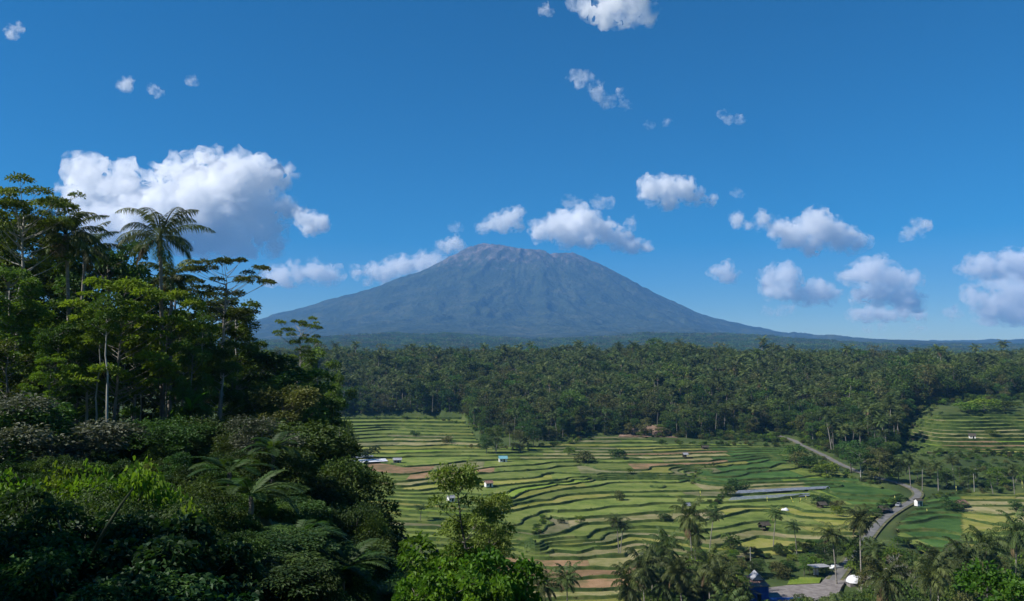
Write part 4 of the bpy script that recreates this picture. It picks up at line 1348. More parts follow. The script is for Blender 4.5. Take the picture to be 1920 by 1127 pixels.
M['concrete'] = mat_noise('concrete', [(0.3, (0.12, 0.105, 0.10)), (0.5, (0.19, 0.17, 0.16)), (0.75, (0.27, 0.245, 0.23))], 0.5, 0.9, detail=9, bump=0.2, bscale=5)
M['timber'] = mat_noise('timber', [(0.3, (0.06, 0.045, 0.03)), (0.7, (0.15, 0.12, 0.085))], 3, 0.85, stretch=(4, 4, .5))
M['void'] = mat_noise('dark_interior', [(0.3, (0.01, 0.01, 0.01)), (0.7, (0.02, 0.02, 0.02))], 2, 0.95)
M['yellow'] = mat_noise('yellow_cloth', [(0.3, (0.70, 0.62, 0.12)), (0.7, (0.82, 0.75, 0.22))], 3, 0.8)
M['plastic'] = mat_noise('plastic_mulch', [(0.3, (0.09, 0.10, 0.12)), (0.5, (0.17, 0.19, 0.22)), (0.7, (0.27, 0.29, 0.33))], 0.6, 0.5, detail=8, spec=0.5, bump=0.2)
M['tarp'] = mat_noise('white_tarp', [(0.3, (0.55, 0.56, 0.60)), (0.7, (0.76, 0.77, 0.80))], 0.5, 0.5, spec=0.4)
M['glass'] = mat_noise('car_glass', [(0.3, (0.01, 0.012, 0.015)), (0.7, (0.02, 0.022, 0.025))], 1, 0.1, spec=0.6)
M['carwhite'] = mat_noise('white_car_paint', [(0.3, (0.60, 0.62, 0.64)), (0.7, (0.66, 0.68, 0.70))], 1, 0.25, spec=0.5)
M['cargrey'] = mat_noise('grey_car_paint', [(0.3, (0.05, 0.055, 0.065)), (0.7, (0.07, 0.075, 0.085))], 1, 0.25, spec=0.5)
M['carsilver'] = mat_noise('silver_car_paint', [(0.3, (0.20, 0.21, 0.22)), (0.7, (0.26, 0.27, 0.28))], 1, 0.3, spec=0.5)
M['tyre'] = mat_noise('tyre', [(0.3, (0.012, 0.012, 0.012)), (0.7, (0.02, 0.02, 0.02))], 3, 0.9)
M['lawn'] = PM['bright']

def ground_at(px, py):
    P = hit(px, py)
    if in_terrace(np.array([P[0]]), np.array([P[1]]))[0]:
        z = float(z_terrace(np.array([P[0]]), np.array([P[1]]))[0])
        k = int(np.searchsorted(ZB, z) - 1)
        P = on_z(px, py, 0.5 * (ZB[k] + ZB[k + 1]))
    return P

def gable(w, d, h, over=0.35, t=0.12):
    b = MB()
    W, D = w / 2 + over, d / 2 + over
    for s in (-1, 1):
        v = [(-W, s * D, 0), (W, s * D, 0), (W, 0, h), (-W, 0, h), (-W, s * D, t), (W, s * D, t), (W, 0, h + t), (-W, 0, h + t)]
        f = [(0, 1, 2, 3), (7, 6, 5, 4), (0, 4, 5, 1), (1, 5, 6, 2), (3, 2, 6, 7), (0, 3, 7, 4)]
        b.add(v, f if s > 0 else [q[::-1] for q in f])
    return b
def hut(px, py, w, d, wall_h, roof_h, wallm, roofm, rz, name, label, open_front=False, stilts=0.0):
    P = ground_at(px, py)
    t = thing(name, label, 'hut', (P[0], P[1], P[2] - 0.1), rz)
    if open_front:
        for sx in (-1, 1):
            for sy in (-1, 1):
                MB().tube([(sx * w / 2, sy * d / 2, 0), (sx * w / 2, sy * d / 2, stilts + wall_h + 0.1)], 0.08, 6).build('post', M['timber'], t)
        MB().box(-w / 2, w / 2, -d / 2, d / 2, stilts + 0.3, stilts + 0.42).build('floor_deck', M['timber'], t)
        MB().box(-w / 2 + 0.05, w / 2 - 0.05, d / 2 - 0.12, d / 2 - 0.04, stilts + 0.42, stilts + wall_h).build('back_wall', wallm, t)
    else:
        bw = MB().box(-w / 2, w / 2, -d / 2, d / 2, 0, wall_h)
        bw.add([(-w / 2, -d / 2, wall_h), (-w / 2, d / 2, wall_h), (-w / 2, 0, wall_h + roof_h * 0.93), (w / 2, -d / 2, wall_h), (w / 2, d / 2, wall_h), (w / 2, 0, wall_h + roof_h * 0.93)], [(0, 2, 1), (3, 4, 5)])
        bw.build('wall', wallm, t)
        dr = MB().box(0.05, 0.05 + min(0.9, w * 0.35), -d / 2 - 0.04, -d / 2 + 0.02, 0.05, min(1.9, wall_h * 0.9)).build('door', M['void'], t)
        MB().box(-w * 0.36, -w * 0.12, -d / 2 - 0.04, -d / 2 + 0.02, wall_h * 0.45, wall_h * 0.8).build('window', M['void'], t)
        MB().box(0.05 + min(0.9, w * 0.35) * 0.75, 0.05 + min(0.9, w * 0.35) * 0.85, -d / 2 - 0.08, -d / 2 - 0.045, 0.9, 1.05).build('handle', M['greyroof'], dr)
    rf_ = gable(w, d, roof_h).build('roof', roofm, t, (0, 0, stilts + wall_h))
    MB().box(-w / 2 - .38, w / 2 + .38, -0.14, 0.14, roof_h + .1, roof_h + .19).build('ridge_cap', roofm, rf_)
    return t
hut(943, 866, 4.6, 3.6, 2.0, 1.5, M['white'], M['teal'], 0.15, 'field_hut', 'white field hut with a teal roof among the middle paddies')
hut(745, 868, 4.4, 3.0, 1.8, 1.1, M['concrete'], M['greyroof'], 0.1, 'field_hut', 'grey roofed hut at the right end of the grey plastic sheets')
hut(916, 912, 3.4, 2.6, 1.7, 1.1, M['white'], M['rust'], 0.4, 'field_hut', 'small hut with pinkish roof behind the slim feathery tree')
hut(845, 940, 2.6, 2.2, 1.6, 1.0, M['white'], M['greyroof'], 0.5, 'field_hut', 'tiny grey roofed hut right of the ochre paddies')
hut(1722, 948, 2.5, 2.2, 2.3, 0.8, M['white'], M['darkroof'], 0.2, 'roadside_hut', 'narrow white hut at the road bend')
hut(1803, 952, 4.2, 3.4, 1.8, 1.5, M['timber'], M['rust'], 0.5, 'field_hut', 'brown roofed hut between the dark green and the pale fields')
hut(1823, 822, 3.4, 3.0, 1.7, 1.4, M['white'], M['darkroof'], -0.4, 'field_hut', 'dark roofed hut on the far right terraces')
hut(1433, 992, 3.4, 2.8, 1.6, 1.2, M['timber'], M['darkroof'], 0.3, 'field_shelter', 'open dark field shelter below the bright trapezoid paddy', True)
hut(1656, 960, 3.2, 2.6, 1.2, 1.4, M['timber'], M['darkroof'], 0.1, 'field_shelter', 'low thatched shelter beside the lower road', True)
hut(1288, 955, 3.0, 2.6, 1.5, 1.2, M['timber'], M['greyroof'], 0.6, 'field_shelter', 'grey roofed shelter behind the tall dark palm', True)
hut(1285, 858, 2.6, 2.4, 1.9, 1.1, M['timber'], M['greyroof'], 0.2, 'field_shelter', 'upright grey shelter on the upper fallow terraces', True)
hut(1322, 842, 4.0, 2.6, 1.3, 1.0, M['timber'], M['darkroof'], 0.1, 'field_shelter', 'low dark shelter at the top edge of the terraces', True)
hut(1541, 952, 3.2, 2.6, 1.4, 1.2, M['timber'], M['darkroof'], 0.2, 'field_shelter', 'dark thatched shelter at the end of the yellow green paddies', True)
for px_, py_, dz, w_, mt, lab in ((1305, 733, 0, 7, 'white', 'white roofed house half hidden in the forest above the bare bank'), (1168, 708, 0, 6, 'greyroof', 'grey roofed house high in the forest, left of centre'), (1240, 735, 0, 5, 'rust', 'rusty roofed house in the forest left of the white roofed one')):
    P = hit(px_, py_ + 16)
    t = thing('forest_house', lab, 'house', (P[0], P[1] - 6, zg(P[0], P[1] - 6)), 0.25)
    MB().box(-w_ / 2, w_ / 2, -3, 3, 0, 6.4).build('wall', M['concrete'], t)
    for q in (-1, 1): MB().box(q * w_ * 0.25 - .5, q * w_ * 0.25 + .5, -3.05, -2.97, 4.2, 5.6).build('window', M['void'], t)
    gable(w_, 6, 2.0, 0.8).build('roof', M[mt], t, (0, 0, 6.4))

# plastic covered beds
def sheet(pix, name, label, mat, rows):
    Q = [ground_at(*p) for p in pix]
    z = max(q[2] for q in Q) + 0.12
    Q = [on_z(p[0], p[1], z) for p in pix]
    t = thing(name, label, 'plastic sheet', Q[0])
    a, b_, c, d = [q - Q[0] for q in Q]
    for i in range(rows):
        s0, s1 = i / rows, (i + 0.72) / rows
        p0, p1 = a + (d - a) * s0, b_ + (c - b_) * s0
        q0, q1 = a + (d - a) * s1, b_ + (c - b_) * s1
        n = 24
        V_ = []
        for k in range(n + 1):
            u = k / n
            l, r_ = p0 + (p1 - p0) * u, q0 + (q1 - q0) * u
            zz_ = 0.10 + 0.04 * math.sin(k * 1.7 + i)
            m_ = (l + r_) / 2
            V_ += [l + [0, 0, -0.15], l * 0.75 + m_ * 0.25 + [0, 0, zz_ * 0.8], m_ + [0, 0, zz_], r_ * 0.75 + m_ * 0.25 + [0, 0, zz_ * 0.8], r_ + [0, 0, -0.15]]
        F_ = [(k * 5 + j, k * 5 + j + 1, k * 5 + j + 6, k * 5 + j + 5) for k in range(n) for j in range(4)]
        link('bed_cover', mesh('bed_cover', np.array(V_), F_, [mat], smooth=True), t)
    return t
sheet([(1378, 925), (1556, 915), (1552, 911), (1386, 919)], 'plastic_strip', 'grey plastic mulch strip, upper one on the right terraces', M['plastic'], 3)
sheet([(1366, 938), (1518, 929), (1518, 924), (1374, 931)], 'plastic_strip', 'grey plastic mulch strip, lower one above the yellow green paddies', M['plastic'], 3)
sheet([(612, 870), (727, 864), (722, 859), (616, 863)], 'plastic_strip', 'long pale plastic sheet at far left of the paddies', M['tarp'], 2)
sheet([(616, 861), (700, 857), (700, 853), (630, 856)], 'plastic_strip', 'blue grey plastic sheet behind the pale one at far left', M['plastic'], 2)

# yellow banners
for i, (px_, py_, h_, tl, lab) in enumerate([
    (1312, 931, 3.0, 0.0, 'yellow banner on a pole left of the plastic strips'), (1437, 941, 2.8, 0.05, 'leftmost yellow banner below the plastic strips'),
    (1486, 943, 3.0, -0.35, 'yellow banner tilted left below the plastic strips'), (1498, 943, 2.8, 0.3, 'yellow banner tilted right below the plastic strips'),
    (1510, 938, 2.6, 0.0, 'rightmost upright yellow banner below the plastic strips'), (1660, 946, 2.6, -0.1, 'yellow banner nearer the lower road'),
    (1676, 939, 2.6, 0.1, 'yellow banner by the road beyond the green paddies'), (1737, 963, 2.2, 0.0, 'yellow banner in the dark green field'),
    (1792, 921, 3.0, 0.0, 'yellow banner left of the white pole at right'), (1916, 916, 4.2, 0.0, 'tall yellow banner at the right edge')]):
    P = ground_at(px_, py_)
    t = thing('yellow_banner', lab, 'banner', P)
    t.rotation_euler = (0, tl, 0)
    MB().tube([(0, 0, -0.2), (0, 0, h_ * 0.6), (0.1, 0, h_)], [0.05, 0.035, 0.02], 5).build('pole', M['timber'], t)
    n = 7
    V_ = []
    for k in range(n):
        u = k / (n - 1)
        z = 0.35 + (h_ - 0.4) * u
        w_ = 0.55 * (1 - 0.55 * u)
        V_ += [(0.04, 0.05 * math.sin(k), z), (0.04 + w_, 0.12 * math.sin(k * 1.3), z), (0.04, 0.05 * math.sin(k) + .02, z), (0.04 + w_, 0.12 * math.sin(k * 1.3) + .02, z)]
    F_ = []
    for k in range(n - 1):
        a = k * 4
        F_ += [(a, a + 1, a + 5, a + 4), (a + 2, a + 6, a + 7, a + 3), (a + 1, a + 3, a + 7, a + 5), (a, a + 4, a + 6, a + 2)]
    link('cloth', mesh('cloth', V_, F_, [M['yellow']]), t)
# white tarp dome on the terrace and poles
for px_, py_, h_, lab in ((1827, 922, 8.5, 'pale utility pole by the brown field at right'), (1408, 1078, 8.5, 'pale utility pole beside the lower grove left of the blue house')):
    P = ground_at(px_, py_)
    t = thing('utility_pole', lab, 'pole', P)
    MB().tube([(0, 0, -.3), (0, 0, h_)], [0.17, 0.11], 8).build('post', M['barkpale'], t)
    MB().box(-0.9, 0.9, -0.06, 0.06, h_ - 0.7, h_ - 0.58).build('crossarm', M['timber'], t)
P = ground_at(1472, 957)
t = thing('white_tarp', 'small white tarp heap beside the bright paddy', 'tarp', P)
def dome(rx, ry, h, nu=16, nv=6):
    V_, F_ = [], []
    for j in range(nv + 1):
        a = j / nv * math.pi / 2
        for i in range(nu):
            b_ = i / nu * 2 * math.pi
            V_.append((rx * math.cos(a) * math.cos(b_), ry * math.cos(a) * math.sin(b_), h * math.sin(a)))
    for j in range(nv):
        for i in range(nu):
            F_.append((j * nu + i, j * nu + (i + 1) % nu, (j + 1) * nu + (i + 1) % nu, (j + 1) * nu + i))
    return V_, F_
v_, f_ = dome(1.7, 1.1, 1.0, 14, 5)
v_ = [(x + .12 * math.sin(y * 5), y + .1 * math.sin(x * 4), z * (1 + .2 * math.sin(x * 3))) for x, y, z in v_]
link('tarp_sheet', mesh('tarp_sheet', v_, f_, [M['tarp']], smooth=True), t)

# the yard
yard_px = [(1430, 1132), (1440, 1102), (1478, 1097), (1538, 1094), (1560, 1070), (1600, 1052), (1598, 1072), (1578, 1100), (1562, 1135)]
YD = [hit(*p) for p in yard_px]
yz = np.median([q[2] for q in YD]) + 0.25
YARD = [on_z(p[0], p[1], yz) for p in yard_px]
YXY = [(q[0], q[1]) for q in YARD]
b = MB(); b.add([(q[0], q[1], yz) for q in YARD] + [(q[0], q[1], yz - 2.5) for q in YARD], [tuple(range(9))] + [(i, i + 9, (i + 1) % 9 + 9, (i + 1) % 9) for i in range(9)])
tag(b.build('yard', M['concrete']), kind='structure')
lw = [on_z(p[0], p[1], yz + 0.1) for p in [(1476, 1096), (1482, 1082), (1540, 1083), (1536, 1093)]]
b = MB(); b.add([tuple(q) for q in lw] + [(q[0], q[1], q[2] - 2) for q in lw], [(0, 3, 2, 1), (0, 1, 5, 4), (1, 2, 6, 5), (2, 3, 7, 6), (3, 0, 4, 7)])
tag(b.build('lawn', M['lawn']), kind='structure')
def on_yard(px, py): return on_z(px, py, yz)
# blue house with rusty roof and a pale gabled dormer
P = on_yard(1424, 1134)
t = thing('blue_house', 'blue walled house with rusty roof and pale gable at the bottom of the yard', 'house', (P[0], P[1] + 2.5, yz - 0.4), 0.12)
MB().box(-3.2, 3.6, 0, 7, 0, 4.6).build('wall', M['blue'], t)
rb = MB(); rb.add([(-3.7, -0.5, 4.62), (4.0, -0.5, 4.62), (4.0, 7.5, 5.7), (-3.7, 7.5, 5.7), (-3.7, -0.5, 4.74), (4.0, -0.5, 4.74), (4.0, 7.5, 5.82), (-3.7, 7.5, 5.82)],
       [(0, 3, 2, 1), (4, 5, 6, 7), (0, 1, 5, 4), (1, 2, 6, 5), (2, 3, 7, 6), (3, 0, 4, 7)])
rf = rb.build('roof', M['rust'], t)
dm = gable(4.4, 3.0, 1.7, 0.3).build('dormer_roof', M['greyroof'], t, (2.4, 5.2, 5.5)); dm.rotation_euler = (0, 0, R(80))
gb = MB(); gb.add([(-1.4, 0, 0), (1.4, 0, 0), (0, 0, 1.6), (-1.4, 2.5, 0), (1.4, 2.5, 0), (0, 2.5, 1.6)], [(0, 1, 2), (3, 5, 4), (0, 3, 4, 1)])
gb.build('gable_wall', M['white'], t, (2.2, 3.4, 5.45))
wd_ = MB().box(-2.6, -1.2, -0.05, 0.03, 1.2, 2.9).build('window', M['teal'], t)
MB().box(-2.7, -1.1, -0.16, -0.053, 1.08, 1.19).build('sill', M['white'], wd_)
MB().box(0.2, 1.4, -0.05, 0.03, 0.1, 2.6).build('door', M['void'], t)
for px_, w_, lab in ((1457, 4.8, 'blue parapet wall left of the yard front'), (1490, 4.6, 'blue topped wall in the middle of the yard front'), (1552, 3.0, 'blue gate wall at the right of the yard front')):
    P = on_yard(px_, 1127)
    t = thing('blue_wall', lab, 'wall', (P[0], P[1] - 0.8, yz - 1.5))
    MB().box(-w_ / 2, w_ / 2, -0.12, 0.12, 0, 2.1).build('panel', M['white'] if px_ == 1490 else M['blue'], t)
    MB().box(-w_ / 2 - .1, w_ / 2 + .1, -0.3, 0.3, 2.103, 2.6).build('coping', M['blue'], t)
# carport
P = on_yard(1540, 1080)
t = thing('carport', 'flat grey roofed carport with white wall beside the yard', 'carport', (P[0], P[1] + 1.5, yz), 0.25)
for sx in (-2.4, 2.4):
    for sy in (-1.6, 1.6): MB().tube([(sx, sy, -.2), (sx, sy, 2.7)], 0.09, 6).build('post', M['timber'], t)
MB().box(-3.0, 3.0, -2.1, 2.1, 2.7, 2.86).build('roof', M['greyroof'], t)
MB().box(-2.3, -0.6, -0.4, -0.2, 0, 2.0).build('wall', M['white'], t)
# dome tent
P = on_yard(1608, 1098)
t = thing('dome_tent', 'white dome shaped tent among the trees right of the yard', 'tent', (P[0], P[1] + 2, yz + 0.6))
v_, f_ = dome(2.5, 2.3, 2.0, 20, 7)
link('canopy', mesh('canopy', v_, f_, [M['tarp']], smooth=True), t)
MB().tube([(2.52 * math.cos(a), 2.32 * math.sin(a), 0.0) for a in np.linspace(0, 6.283, 21)], 0.07, 5).build('hem_ring', M['greyroof'], t)
v_, f_ = dome(0.32, 0.28, 0.25, 8, 3)
link('vent_cap', mesh('vent_cap', v_, f_, [M['void']], smooth=True), t, (0.15, -0.4, 1.93))
MB().box(-2.1, 2.1, -1.8, 1.8, -3.0, -0.02).build('base_plinth', M['concrete'], t)

def car(loc, rz, paint, label):
    t = thing('parked_car', label, 'car', loc, rz)
    prof = [(-2.05, .35), (-2.1, .75), (-1.95, .95), (-1.75, 1.0), (-1.25, 1.48), (0.35, 1.5), (1.0, 1.02), (1.9, .88), (2.1, .7), (2.08, .35)]
    b = MB(); n = len(prof)
    V_ = []
    for s, w in ((-1, .84), (1, .84)):
        for x, z in prof: V_.append((x, s * (w if z < 1.05 else .66), z))
    b.add(V_, [tuple(range(n)), tuple(range(2 * n - 1, n - 1, -1))] + [(i, i + n, (i + 1) % n + n, (i + 1) % n) for i in range(n)])
    b.build('body', paint, t)
    g_ = MB()
    for s in (-1, 1):
        g_.add([(-1.35, s * .80, 1.06), (0.72, s * .80, 1.08), (0.28, s * .70, 1.42), (-1.15, s * .70, 1.42)], [(0, 1, 2, 3)])
    g_.build('side_window', M['glass'], t)
    MB().add([(1.0, -.66, 1.05), (1.0, .66, 1.05), (0.42, .6, 1.475), (0.42, -.6, 1.475)], [(0, 1, 2, 3)]).build('windscreen', M['glass'], t, (0.03, 0, 0.015))
    for x in (-1.3, 1.3):
        for s in (-1, 1):
            w_ = MB().tube([(x, s * .70, .32), (x, s * .90, .32)], .32, 12).build('wheel', M['tyre'], t)
            MB().tube([(x, s * .89, .32), (x, s * .915, .32)], .19, 10).build('rim', M['greyroof'], w_)
    return t
P = on_yard(1568, 1068)
car((P[0], P[1], yz + 0.02), R(20), M['carwhite'], 'white car parked at the head of the yard')
for px_, py_, mt, lab in ((1668, 961, 'cargrey', 'dark car on the lower road below the bend'), (1684, 950, 'carsilver', 'silver car on the lower road nearer the bend')):
    P = hit(px_, py_)
    k = int(np.argmin(np.hypot(ROADS[:, 0] - P[0], ROADS[:, 1] - P[1])))
    q, q2 = ROADS[k], ROADS[min(k + 2, len(ROADS) - 1)]
    a = math.atan2(q2[1] - q[1], q2[0] - q[0])
    car((q[0] + math.sin(a) * 1.2, q[1] - math.cos(a) * 1.2, zg(q[0], q[1]) + 0.2), a, M[mt], lab)

# trees of the lower grove
Xg, Yg, rg2 = forest_points(30, 200, 160, 292, 6.0, 63)
pg = px_of(Xg, Yg)
zgr = z_base(Xg, Yg)
ok = (pg > 1190) & (pg < 2010) & ~in_terrace(Xg, Yg) & (road_dist(Xg, Yg) > 6.0)
ok &= ~in_poly(Xg, Yg, YXY)
Xg, Yg, pg, zgr = Xg[ok], Yg[ok], pg[ok], zgr[ok]
# canopy height allowed by what the photograph shows over each column
SIL_X = [1190, 1215, 1240, 1300, 1360, 1378, 1386, 1457, 1475, 1545, 1570, 1600, 1640, 1680, 1720, 1760, 1850, 1900, 2010]
SIL_Y = [1122, 1070, 1050, 1045, 1055, 1070, 1135, 1130, 1110, 1108, 1104, 1106, 1068, 1052, 1055, 1060, 1048, 1020, 1010]
UP_Y = [1122, 1060, 1035, 1035, 1040, 1042, 1042, 1038, 1038, 1030, 1026, 1038, 1030, 1028, 1040, 1046, 1030, 1012, 1005]
KG = ['dark', 'mid green', 'olive', 'dark columnar', 'spreading', 'light green']
for i in range(len(Xg)):
    behind = Yg[i] > YARD[4][1] + 3 or (Yg[i] > YARD[2][1] + 6 and pg[i] < 1560)
    lim = np.interp(pg[i], SIL_X, UP_Y if behind else SIL_Y) + abs(rnd.gauss(0, 10))
    top = at(pg[i], lim, Yg[i])[2]
    h = top - zgr[i]
    if h < 2.0: continue
    h = min(h, rnd.uniform(8, 15) if Yg[i] > 230 else rnd.uniform(12, 24))
    zone = ('behind the yard' if behind and 1380 < pg[i] < 1600 else 'left of the blue house' if pg[i] < 1400 else 'in front of the yard' if pg[i] < 1600 else 'right of the lower road' if pg[i] < 1780 else 'near the bottom right corner')
    loc = (Xg[i], Yg[i], zgr[i] - 0.3)
    if h > 7 and rnd.random() < 0.42:
        p = PALM_MID[rnd.randrange(4)]
        hh = max(4.0, h - 2.6)
        plant(p, 'coconut_palm', 'coconut palm in the lower grove ' + zone, 'palm', loc, rnd.uniform(0, 6.28), min(1.0, 0.6 + h / 30), 'coconut palms in the lower grove ' + zone, (rnd.gauss(0, .05), rnd.gauss(0, .05)), hh / p['H'])
    elif h > 5:
        k = rnd.choices(range(6), [4, 4, 3, 2, 3, 3])[0]
        s = h / BL_MID[k]['H']
        plant(BL_MID[k], 'broadleaf_tree', KG[k] + ' broadleaf tree in the lower grove ' + zone, 'tree', loc, rnd.uniform(0, 6.28), min(s * 1.1, 0.9), KG[k] + ' trees in the lower grove ' + zone, None, s)
    else:
        k = rnd.randrange(4); s = h / BUSH_MID[k]['H']
        plant(BUSH_MID[k], 'bush', ['mid green', 'dark', 'light green', 'olive'][k] + ' bush in the lower grove ' + zone, 'bush', loc, rnd.uniform(0, 6.28), s * 1.2, ['mid green', 'dark', 'light green', 'olive'][k] + ' bushes in the lower grove ' + zone, None, s)
print('grove', len(Xg))
for k_, (a_, c_, y_, l_) in enumerate([(1622, 1006, 250, 'dark tree right of the lower road hiding its bend'), (1640, 1012, 246, 'mid green tree right of the lower road'), (1656, 1020, 240, 'olive tree right of the lower road near the dome tent'),
    (1590, 1004, 268, 'tree left of the lower road before the yard'), (1566, 1012, 270, 'second tree left of the lower road before the yard'), (1546, 1018, 268, 'third tree left of the lower road before the yard'), (1630, 1044, 232, 'bushy tree behind the dome tent'),
    (1600, 1022, 262, 'small tree standing close to the lower road'), (1672, 1030, 228, 'light green tree below the dark green field'), (1712, 1040, 226, 'dark tree below the dark green field')]):
    P = at(a_, c_, y_); z0 = zg(P[0], P[1]) - 0.3
    p = BL_MID[[0, 1, 2, 3, 1, 0, 2, 5, 5, 0][k_]]
    s = (P[2] - z0) / (p['H'] * 0.98)
    plant(p, 'broadleaf_tree', l_, 'tree', (P[0], P[1], z0), rnd.uniform(0, 6.28), min(0.85, s * 1.05), None, None, s)
# bare tree with grey branches
def bare_tree(seed, H):
    rng = np.random.default_rng(seed)
    b = MB(); tips = []
    def grow(p, d, L, r, n):
        q = p + d * L
        b.tube(np.array([p, (p + q) / 2 + rng.normal(size=3) * L * .05, q]), [r, r * .85, r * .7], 6 if n > 2 else 4, cap=False)
        if n == 0:
            tips.append(q); return
        for _ in range(3 if n > 1 else 3):
            e = d + rng.normal(size=3) * 0.55; e[2] += 0.12; e /= np.linalg.norm(e)
            grow(q, e, L * rng.uniform(.62, .8), r * .62, n - 1)
    grow(np.array([0, 0, -.5]), np.array([0.05, 0, 1.0]), H * .34, H * .016, 5)
    tips = np.array(tips)
    n = 500
    v, f = leaves(tips[rng.choice(len(tips), n)] + rng.normal(size=(n, 3)) * .2, rng.normal(size=(n, 3)), 0.3, rng, .5)
    return b.mesh('trunk', M['barkpale'], True), leaf_mesh('crown', v, f, M['palm_dry'], rng), tips[:, 2].max()
tm, cm_, hm = bare_tree(640, 14)
P = at(1704, 1042, 212)
t = thing('bare_tree', 'nearly bare tree with pale grey branches in the lower right grove', 'tree', (P[0], P[1], zg(P[0], P[1])))
s = (P[2] - zg(P[0], P[1])) / hm
t.scale = (s, s, s)
link('trunk', tm, t); link('crown', cm_, t)
# ------------------------------------------------------------------ the jungle on the near hill at left
NB = {
 'round': bl(700, 14, 0.28, 4.6, 40, 1.25, 0.34, 9500, M['dark'], M['bark']),
 'round2': bl(701, 14, 0.30, 4.2, 38, 1.15, 0.32, 9000, M['mid'], M['bark']),
 'layer': bl(702, 15, 0.36, 4.6, 54, 1.0, 0.30, 12000, M['light'], M['bark'], trunk_r=0.14, flat=0.36, style='round'),
 'albizia': bl(703, 24, 0.55, 6.0, 44, 1.25, 0.27, 12000, M['mid'], M['barkpale'], flat=0.35, style='umbrella', trunk_r=0.26),
 'albizia2': bl(704, 22, 0.50, 4.6, 40, 0.95, 0.25, 8500, M['mid'], M['barkpale'], flat=0.4, style='umbrella', trunk_r=0.22),
 'feather': bl(705, 16, 0.24, 2.8, 46, 0.85, 0.27, 9500, M['mid'], M['barkpale'], style='column', trunk_r=0.16),
 'tangle': bl(706, 11, 0.04, 2.9, 40, 1.0, 0.30, 9000, M['dark'], M['bark'], style='column'),
 'tangle2': bl(707, 9, 0.04, 2.8, 38, 0.95, 0.28, 8500, M['olive'], M['bark'], style='column'),
 'shrub': bl(708, 4.0, 0.02, 2.2, 22, 0.95, 0.20, 8000, M['dark'], M['bark']),
 'greyshrub': bl(709, 4.0, 0.02, 2.3, 22, 0.9, 0.18, 8000, M['grey'], M['bark']),
 'slim': bl(710, 18, 0.78, 1.8, 12, 0.9, 0.26, 2600, M['mid'], M['barkpale'], trunk_r=0.13),
}
def near(kind, px_, yt, Y, name, label, cat='tree', wide=1.0, rz=None, dz=0.0):
    p = NB[kind]
    P = at(px_, yt, Y)
    z0 = zg(P[0], P[1]) - 0.3 + dz
    s = max(0.15, (P[2] - z0) / (p['H'] * 0.98))
    return plant(p, name, label, cat, (P[0], P[1], z0), rz if rz is not None else rnd.uniform(0, 6.28), min(s, 1.45) * wide, None, None, s)
near('albizia', 46, 345, 76, 'albizia_tree', 'tall tree with pale trunk and layered crown at the left edge', wide=0.85)
near('feather', 70, 420, 100, 'broadleaf_tree', 'tall tree filling the gap between pale trunk and left palm', wide=1.3)
near('albizia', 150, 470, 100, 'albizia_tree', 'layered crown behind the left skyline palm', wide=0.8)
near('layer', 20, 560, 72, 'broadleaf_tree', 'yellow green tree at the left edge', wide=0.8)
near('round2', 360, 640, 72, 'broadleaf_tree', 'bushy tree between the yellow green trees and the slender one', wide=0.6)
for a_, b_, c_, l_ in [(30, 500, 70, 'leafy tree at the left edge in front of the pale trunk'), (168, 600, 74, 'leafy tree left of the central trunks'), (262, 590, 82, 'leafy tree between the yellow green trees'), (350, 585, 88, 'leafy tree under the lower palm'),
        (415, 640, 76, 'leafy tree at the foot of the slender flat crown'), (100, 610, 68, 'leafy tree in front of the left palm trunk'), (470, 640, 96, 'leafy tree at the right rim of the jungle')]:
    near('feather', a_, b_, c_, 'broadleaf_tree', l_, wide=1.05)
# jungle goes on beyond the left edge of the picture
for k_, (x_, y_, h_) in enumerate([(-19, 4, 17), (-20.5, 9, 18), (-24, 13, 19), (-17, -2, 16), (-28, 8, 21)]):
    p_ = NB[['round', 'round2', 'round', 'round2', 'round'][k_]]
    plant(p_, 'broadleaf_tree', 'jungle tree just beyond the left edge, %s from the camera' % ['nearest', 'second', 'third', 'level with', 'farthest'][k_], 'tree', (x_, y_, zg(x_, y_) - .3), k_ * 1.3, 1.1, None, None, h_ / p_['H'])
near('feather', 10, 400, 84, 'broadleaf_tree', 'tall leafy tree cut by the left edge behind the pale trunk', wide=1.2)
near('round', 205, 432, 98, 'broadleaf_tree', 'dark rounded treetop between the two skyline palms', wide=0.85)
near('albizia2', 422, 484, 82, 'albizia_tree', 'slender tree with flat layered crown right of the skyline palms', wide=1.0)
near('feather', 452, 560, 90, 'broadleaf_tree', 'feathery tree under the flat layered crown', wide=1.0)
near('albizia2', 566, 598, 130, 'albizia_tree', 'small flat crowned tree alone against the volcano foot', wide=0.75)
near('layer', 225, 525, 70, 'broadleaf_tree', 'yellow green layered tree in the middle of the left jungle', wide=0.95)
near('layer', 310, 545, 74, 'broadleaf_tree', 'second yellow green tree right of the layered one', wide=0.8)
near('feather', 135, 560, 78, 'broadleaf_tree', 'dense mid green tree below the left skyline palm', wide=1.1)
near('round', 80, 540, 92, 'broadleaf_tree', 'dark tree behind the pale trunk at left', wide=1.0)
near('round', 330, 520, 100, 'broadleaf_tree', 'dark tree below the right skyline palm', wide=0.8)
near('round2', 395, 560, 98, 'broadleaf_tree', 'mid green tree behind the slender flat crowned tree', wide=0.8)
near('round', 265, 480, 112, 'broadleaf_tree', 'dark tree peering between skyline palm and layered tree', wide=0.8)
near('round2', 20, 640, 66, 'broadleaf_tree', 'leafy tree low at the left edge', wide=0.9)
near('layer', 90, 670, 62, 'broadleaf_tree', 'low branched yellowish tree above the grey shrub', wide=0.7)
near('slim', 212, 560, 66, 'slim_tree', 'slim pale trunk in the centre of the left jungle, nearer of the pair', wide=1.0)
